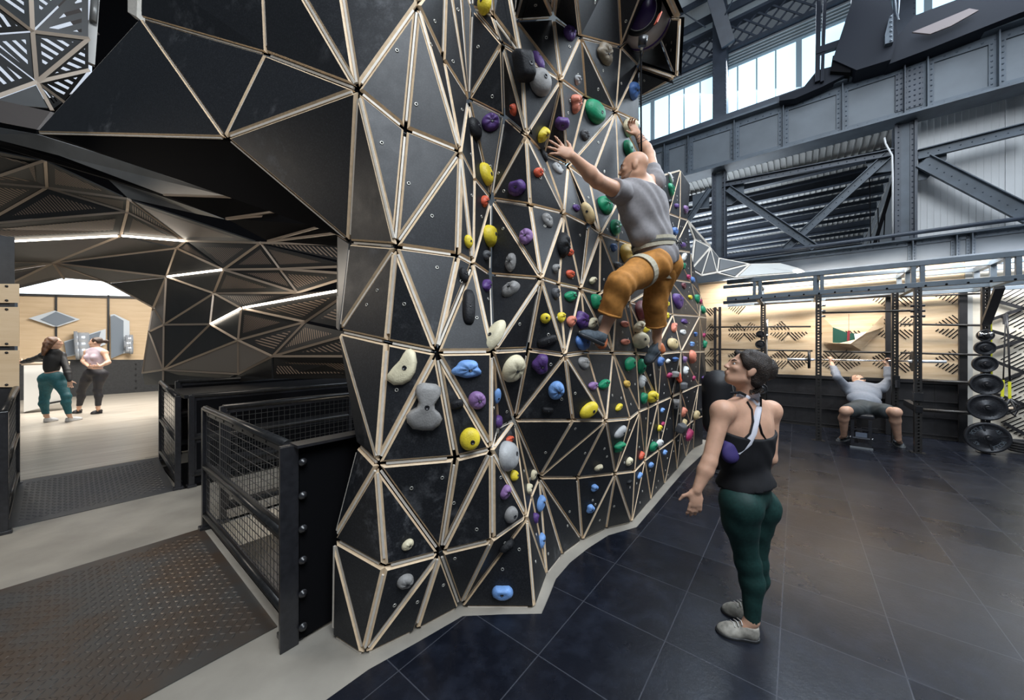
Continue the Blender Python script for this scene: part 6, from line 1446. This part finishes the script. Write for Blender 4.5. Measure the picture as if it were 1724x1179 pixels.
# stored bar standing upright by the wall and dumbbell plates on the far post
sb = thing('standing_barbell', 'barbell standing upright against the plywood left of the bench rack', 'barbell', T(1292, 690, 9.3))
mb = MB(); mb.cyl(T(1291, 700, 9.28), T(1291, 566, 9.28), .015, n=8); mb.build('bar', M_BLKG, sb); mb = MB(); mb.cyl(T(1291, 566, 9.28), T(1291.5, 537, 9.28), .027, n=10); mb.lathe(T(1291, 565, 9.28), (0, 0, 1), [(.027, -.01), (.04, -.01), (.04, .01), (.027, .01)], 12); mb.build('sleeve', M_CHROME, sb)
def plate(c, r, label, axis=None, th=.05, spokes=0, group='weight plates stored on posts'):
    axis = axis or -U2; p = thing('weight_plate', label, 'weight plate', c, group); x = Vector((0, 0, 1)); y = axis.cross(x).normalized()
    mb = MB(); mb.lathe(c, axis, [(.026, -th / 2), (r, -th / 2), (r * 1.0, th * .35), (r * .97, th * .5), (r * .86, th * .5), (r * .83, th * .2), (r * .46, th * .2), (r * .43, th * .45), (r * .28, th * .45), (r * .26, th * .6), (.026, th * .6)], 40); mb.build('disc', M_IRON, p)
    if spokes:
        for k in range(spokes): a = k * 2 * math.pi / spokes + .25; d = x * math.cos(a) + y * math.sin(a); mb = MB(); mb.bar(c + d * r * .4 + axis * th * .25, c + d * r * .88 + axis * th * .25, .02, th * .35, tuple(axis)); mb.build('spoke', M_IRON, p)
    mb = MB(); mb.cyl(c - axis * .02, c + axis * (th * .6 + .05), .024, n=14); mb.cyl(c + axis * (th * .6), c + axis * (th * .6 + .012), .045, n=16); mb.build('peg_end', M_BLKG, p)
    # raised lettering band
    mb = MB(); rr = r * .66
    for k in range(26):
        if k in (3, 4, 5, 12, 13, 16, 17, 25): continue
        a = k * 2 * math.pi / 26; d = x * math.cos(a) + y * math.sin(a); t_ = x * -math.sin(a) + y * math.cos(a)
        mb.bar(c + d * (rr - r * .07) + axis * th * .24, c + d * (rr + r * .07) + axis * th * .24, r * .045, .004, tuple(axis))
    if spokes:                                                    # raised words round the rim of the largest plate
        for word, a0, rl, hgt in (('ROGUE', 2.36, .66, .055), ('ROGUE', -.78, .66, .055), ('45', .78, .62, .05), ('45', 3.93, .62, .05)):
            for q, ch in enumerate(word):
                a = a0 + ((len(word) - 1) / 2 - q) * .23; d = y * -math.cos(a) + x * math.sin(a); tn = d.cross(axis).normalized()
                cu = bpy.data.curves.new('letter', 'FONT'); cu.body = ch; cu.size = hgt * 1.3; cu.extrude = .004; cu.align_x = 'CENTER'; cu.align_y = 'CENTER'
                to = bpy.data.objects.new('letter', cu); me = bpy.data.meshes.new_from_object(to); bpy.data.objects.remove(to); bpy.data.curves.remove(cu)
                M_ = Matrix((tn, d, axis)).transposed().to_4x4(); M_.translation = c + d * r * rl + axis * th * .24 - p.location
                me.transform(M_); me.materials.append(M_STEELL); o = bpy.data.objects.new('raised_letter', me); COL.objects.link(o); o.parent = p
        return p
    mb.build('raised_marks', M_BLKG, p); return p
for x, y, r_, lb in ((1280, 563, .075, 'small chrome rimmed weight plate, upper of two on the far rack post'), (1280, 580, .09, 'small chrome rimmed weight plate, lower of two on the far rack post'), (1282, 655, .11, 'dark weight plate behind the watching woman\'s bun')):
    plate(T(x, y, 9.08), r_, lb, None, .035)
TP = 8.55
ps = thing('plate_post', 'black perforated storage post carrying a column of weight plates at the right', 'storage post', T(1659, 768, TP + .1)); ps.location.z = 0
upright(st(T(1659, 600, TP + .09))[0], TP + .09, 2.5, par=ps)
PL = [(1659, 565, .085, 'topmost and smallest'), (1658, 586, .105, 'second from the top'), (1658, 613, .125, 'third from the top'), (1660, 647, .16, 'fourth from the top, medium sized'), (1661, 686, .195, 'fifth from the top, with a wide rim'), (1662, 737, .225, 'lowest and largest, with four spokes')]
for x, y, r_, lb in PL: plate(T(x, y, TP), r_, 'black weight plate on the right storage post, ' + lb, None, .05, 4 if r_ > .22 else 0)
mb = MB(); c = T(1659, 563, TP - .05)
for q in (-1, 1): mb.lathe(c + E2 * .045 * q, E2, [(.001, -.02), (.03, -.018), (.035, 0), (.03, .018), (.001, .02)], 12)
mb.cyl(c - E2 * .05, c + E2 * .05, .012); tag(mb.build('collar_clip', M_CHROME), 'chrome bar collars clipped in front of the topmost weight plate', 'collar')
ys = MB(); ys.bar(T(1666, 542, TP + .16), T(1667, 634, TP + .16), .045, .012, tuple(U2)); tag(ys.build('yellow_strap', mat('yellow_webbing', (.62, .62, .02), .7)), 'yellow strap hanging behind the column of weight plates', 'strap')
tx = thing('suspension_trainer', 'suspension trainer straps with yellow grips hanging from the black lattice', 'suspension trainer', T(1697, 610, 9.2))
mb = MB(); mb.tube([T(1694, 528, 9.3), T(1692, 560, 9.25), T(1690, 615, 9.2), T(1689, 640, 9.2)], .009, 6); mb.tube([T(1694, 528, 9.3), T(1697, 560, 9.25), T(1699, 610, 9.2), T(1700, 642, 9.2)], .012, 6)
mb.bar(T(1693, 530, 9.3), T(1693, 546, 9.28), .05, .03, tuple(U2)); mb.tube([T(1686, 532, 9.36), T(1694, 527, 9.33), T(1702, 523, 9.36)], .008, 6); mb.build('strap', M_BLK, tx)
for a, b in (((1688.5, 640, 9.2), (1687.5, 668, 9.2)), ((1699.5, 643, 9.2), (1700, 672, 9.2))): mb = MB(); mb.bar(T(*a), T(*b), .03, .014, tuple(U2)); mb.build('yellow_grip', mat('yellow_webbing', (.62, .62, .02), .7), tx)
for pts in ([(1687, 668), (1683, 688), (1696, 697), (1712, 690), (1700, 672)], [(1700, 672), (1691, 686), (1708, 700), (1716, 684), (1700, 672)]): mb = MB(); mb.tube([T(x, y, 9.18) for x, y in pts], .02, 6); mb.build('handle_loop', M_BLK, tx)
mb = MB(); mb.cyl(T(1690, 688, 9.16), T(1706, 688, 9.14), .018, n=8); mb.build('wooden_handle', mat('barre_wood', (.48, .38, .28), .4), tx)
rp = MB(); pts = []
for i in range(60): a = i * .42; pts.append(R(2.78, 8.9, .045) + E2 * (.26 * math.cos(a)) + U2 * (.20 * math.sin(a)) + Vector((0, 0, .012 * i * .22)))
rp.tube(pts, .024, 8); tag(rp.build('battle_rope', mat('black_rope', (.014, .014, .016), .8, bump=.5, bscale=200)), 'black battle rope coiled on the floor at the right edge', 'rope')
# bench under the presser
bn = thing('weight_bench', 'black padded weight bench under the man pressing a barbell', 'bench', G(1450, 742))
pf, pb_ = P(1450, 700, 5.62), P(1446, 668, 6.72); d = (pb_ - pf).normalized(); sd = d.cross(Vector((0, 0, 1))).normalized(); u = sd.cross(d)
pf.z, = (pf.z,)
mb = MB(); mb.box(pf.lerp(pb_, .14) - u * .03, .34, .30, .06, (d, sd, u)); mb.build('seat_pad', mat('black_vinyl', (.02, .02, .024), .4), bn, bevel=.015)
mb = MB(); mb.box(pf.lerp(pb_, .68) - u * .06, .74, .28, .06, (d, sd, u)); mb.build('back_pad', mat('black_vinyl', (.02, .02, .024), .4), bn, bevel=.015)
zf = lambda p, z: Vector((p.x, p.y, z))
for q in (-1, 1):
    a = zf(pf, 0.02) + sd * q * .10 + d * .02; mb = MB(); mb.bar(a, zf(a, pf.z - .07), .04, .05, tuple(d)); mb.build('front_leg', M_BLKG, bn)
for z in (.06, .17, .30): mb = MB(); mb.bar(zf(pf, z) - sd * .1, zf(pf, z) + sd * .1, .035, .02 if z > .1 else .05); mb.build('crossbar', M_CHROME if z == .17 else M_BLKG, bn)
mb = MB(); mb.box(zf(pf, .22) - d * .005, .012, .13, .07, (d, sd, Vector((0, 0, 1)))); mb.build('badge_plate', mat('slate_badge', (.10, .12, .16), .5), bn)
for q in (-1, 1): mb = MB(); mb.cyl(zf(pf, .17) + sd * q * .115, zf(pf, .17) + sd * q * .135, .016, n=10); mb.build('bolt', M_CHROME, bn)
mb = MB(); mb.bar(zf(pf, .07) - d * .02, zf(pb_, .07), .07, .06); mb.bar(zf(pb_, .07) - sd * .25, zf(pb_, .07) + sd * .25, .06, .06); mb.bar(zf(pb_, .07) - d * .1, zf(pb_, pb_.z - .12) - d * .1, .06, .05, tuple(d)); mb.build('frame', M_BLKG, bn)
mb = MB(); mb.bar(zf(pf, .025) - d * .06 - sd * .13, zf(pf, .025) - d * .06 + sd * .13, .05, .03); mb.build('foot', mat('grey_sole', (.16, .17, .18), .5), bn)

# ------------------------------------------------------------------ auto belay drum, its rope, the padded post at the wall's far end
ab = thing('auto_belay', 'drum shaped auto belay device hanging in the box at the top of the wall', 'auto belay', P(1085, 40, 2.75))
c = P(1084, 30, 2.88); axd = (EYE - c + Vector((0, 0, -.3))).normalized(); axd = ((EYE - c).normalized() + Vector((-.2, 0, .42))).normalized(); M_AB = mat('white_shell', (.55, .50, .47), .4)
mb = MB(); mb.lathe(c, axd, [(.001, -.17), (.15, -.17), (.185, -.13), (.19, -.04), (.185, .04), (.15, .075), (.11, .08), (.001, .08)], 32); mb.build('casing', M_AB, ab)
mb = MB(); mb.lathe(c, axd, [(.1915, -.075), (.194, -.07), (.194, -.05), (.1915, -.045)], 32); mb.build('purple_band', mat('purple_band', (.10, .05, .25), .4), ab)
fcn = c + axd * .08; mb = MB(); mb.lathe(fcn, axd, [(.145, -.012), (.150, .004), (.135, .012), (.001, .012)], 32); mb.build('black_ring', M_BLKG, ab)
mb = MB(); mb.lathe(fcn, axd, [(.112, .012), (.116, .017), (.118, .012)], 32); mb.build('white_rim', mat('white_enamel', (.75, .75, .75), .4), ab)
mb = MB(); mb.lathe(fcn, axd, [(.112, .012), (.112, .0145), (.001, .0145)], 32); mb.build('violet_face', mat('violet_face', (.07, .04, .16), .35), ab)
mb = MB(); mb.cyl(P(1083, 62, 2.60), P(1081, 78, 2.62), .035, .03, 14); mb.build('nozzle', M_BLKG, ab); mb = MB(); mb.cyl(P(1081, 77, 2.62), P(1079.5, 86, 2.70), .012); mb.build('outlet', M_CHROME, ab)
mb = MB(); mb.bar(P(1104, 40, 2.60), P(1112, 22, 2.62), .03, .008); mb.build('red_label', mat('red_label', (.55, .12, .07), .5), ab)
ro = MB(); ro.tube([P(1079, 84, 2.72), P(1079, 150, 2.72), P(1079.5, 225, 2.70), P(1080, 262, 2.70)], .0065, 6); tag(ro.build('belay_strap', M_VOID), 'thin black belay strap dropping from the drum to the climber', 'strap')
pd = Sdf(); 
pc = S(1204, 640, -.62); pc = P(1209, 690, 4.6)
pdr = thing('padded_bag', 'black rounded padded bag hanging beside the far end of the wall behind the woman', 'bag', (pc.x, pc.y, .42))
pd.cap(Vector((pc.x, pc.y, 1.12)), Vector((pc.x, pc.y, .62)), .19, .18, .02); pd.mesh('bag', mat('black_padding', (.008, .008, .010), .55), pdr, .02)
mb = MB(); mb.bar(Vector((pc.x + .06, pc.y - .19, 1.15)), Vector((pc.x + .10, pc.y - .19, .95)), .008, .008); mb.build('zip', M_GALV, pdr)
mb = MB(); mb.tube([Vector((pc.x, pc.y, 1.3)), Vector((pc.x, pc.y, .9))], .01); mb.cyl(Vector((pc.x, pc.y, .012)), Vector((pc.x, pc.y, .5)), .04, n=12); mb.cyl(Vector((pc.x, pc.y, .012)), Vector((pc.x, pc.y, .03)), .16, n=20); mb.build('stand', M_BLK, pdr)
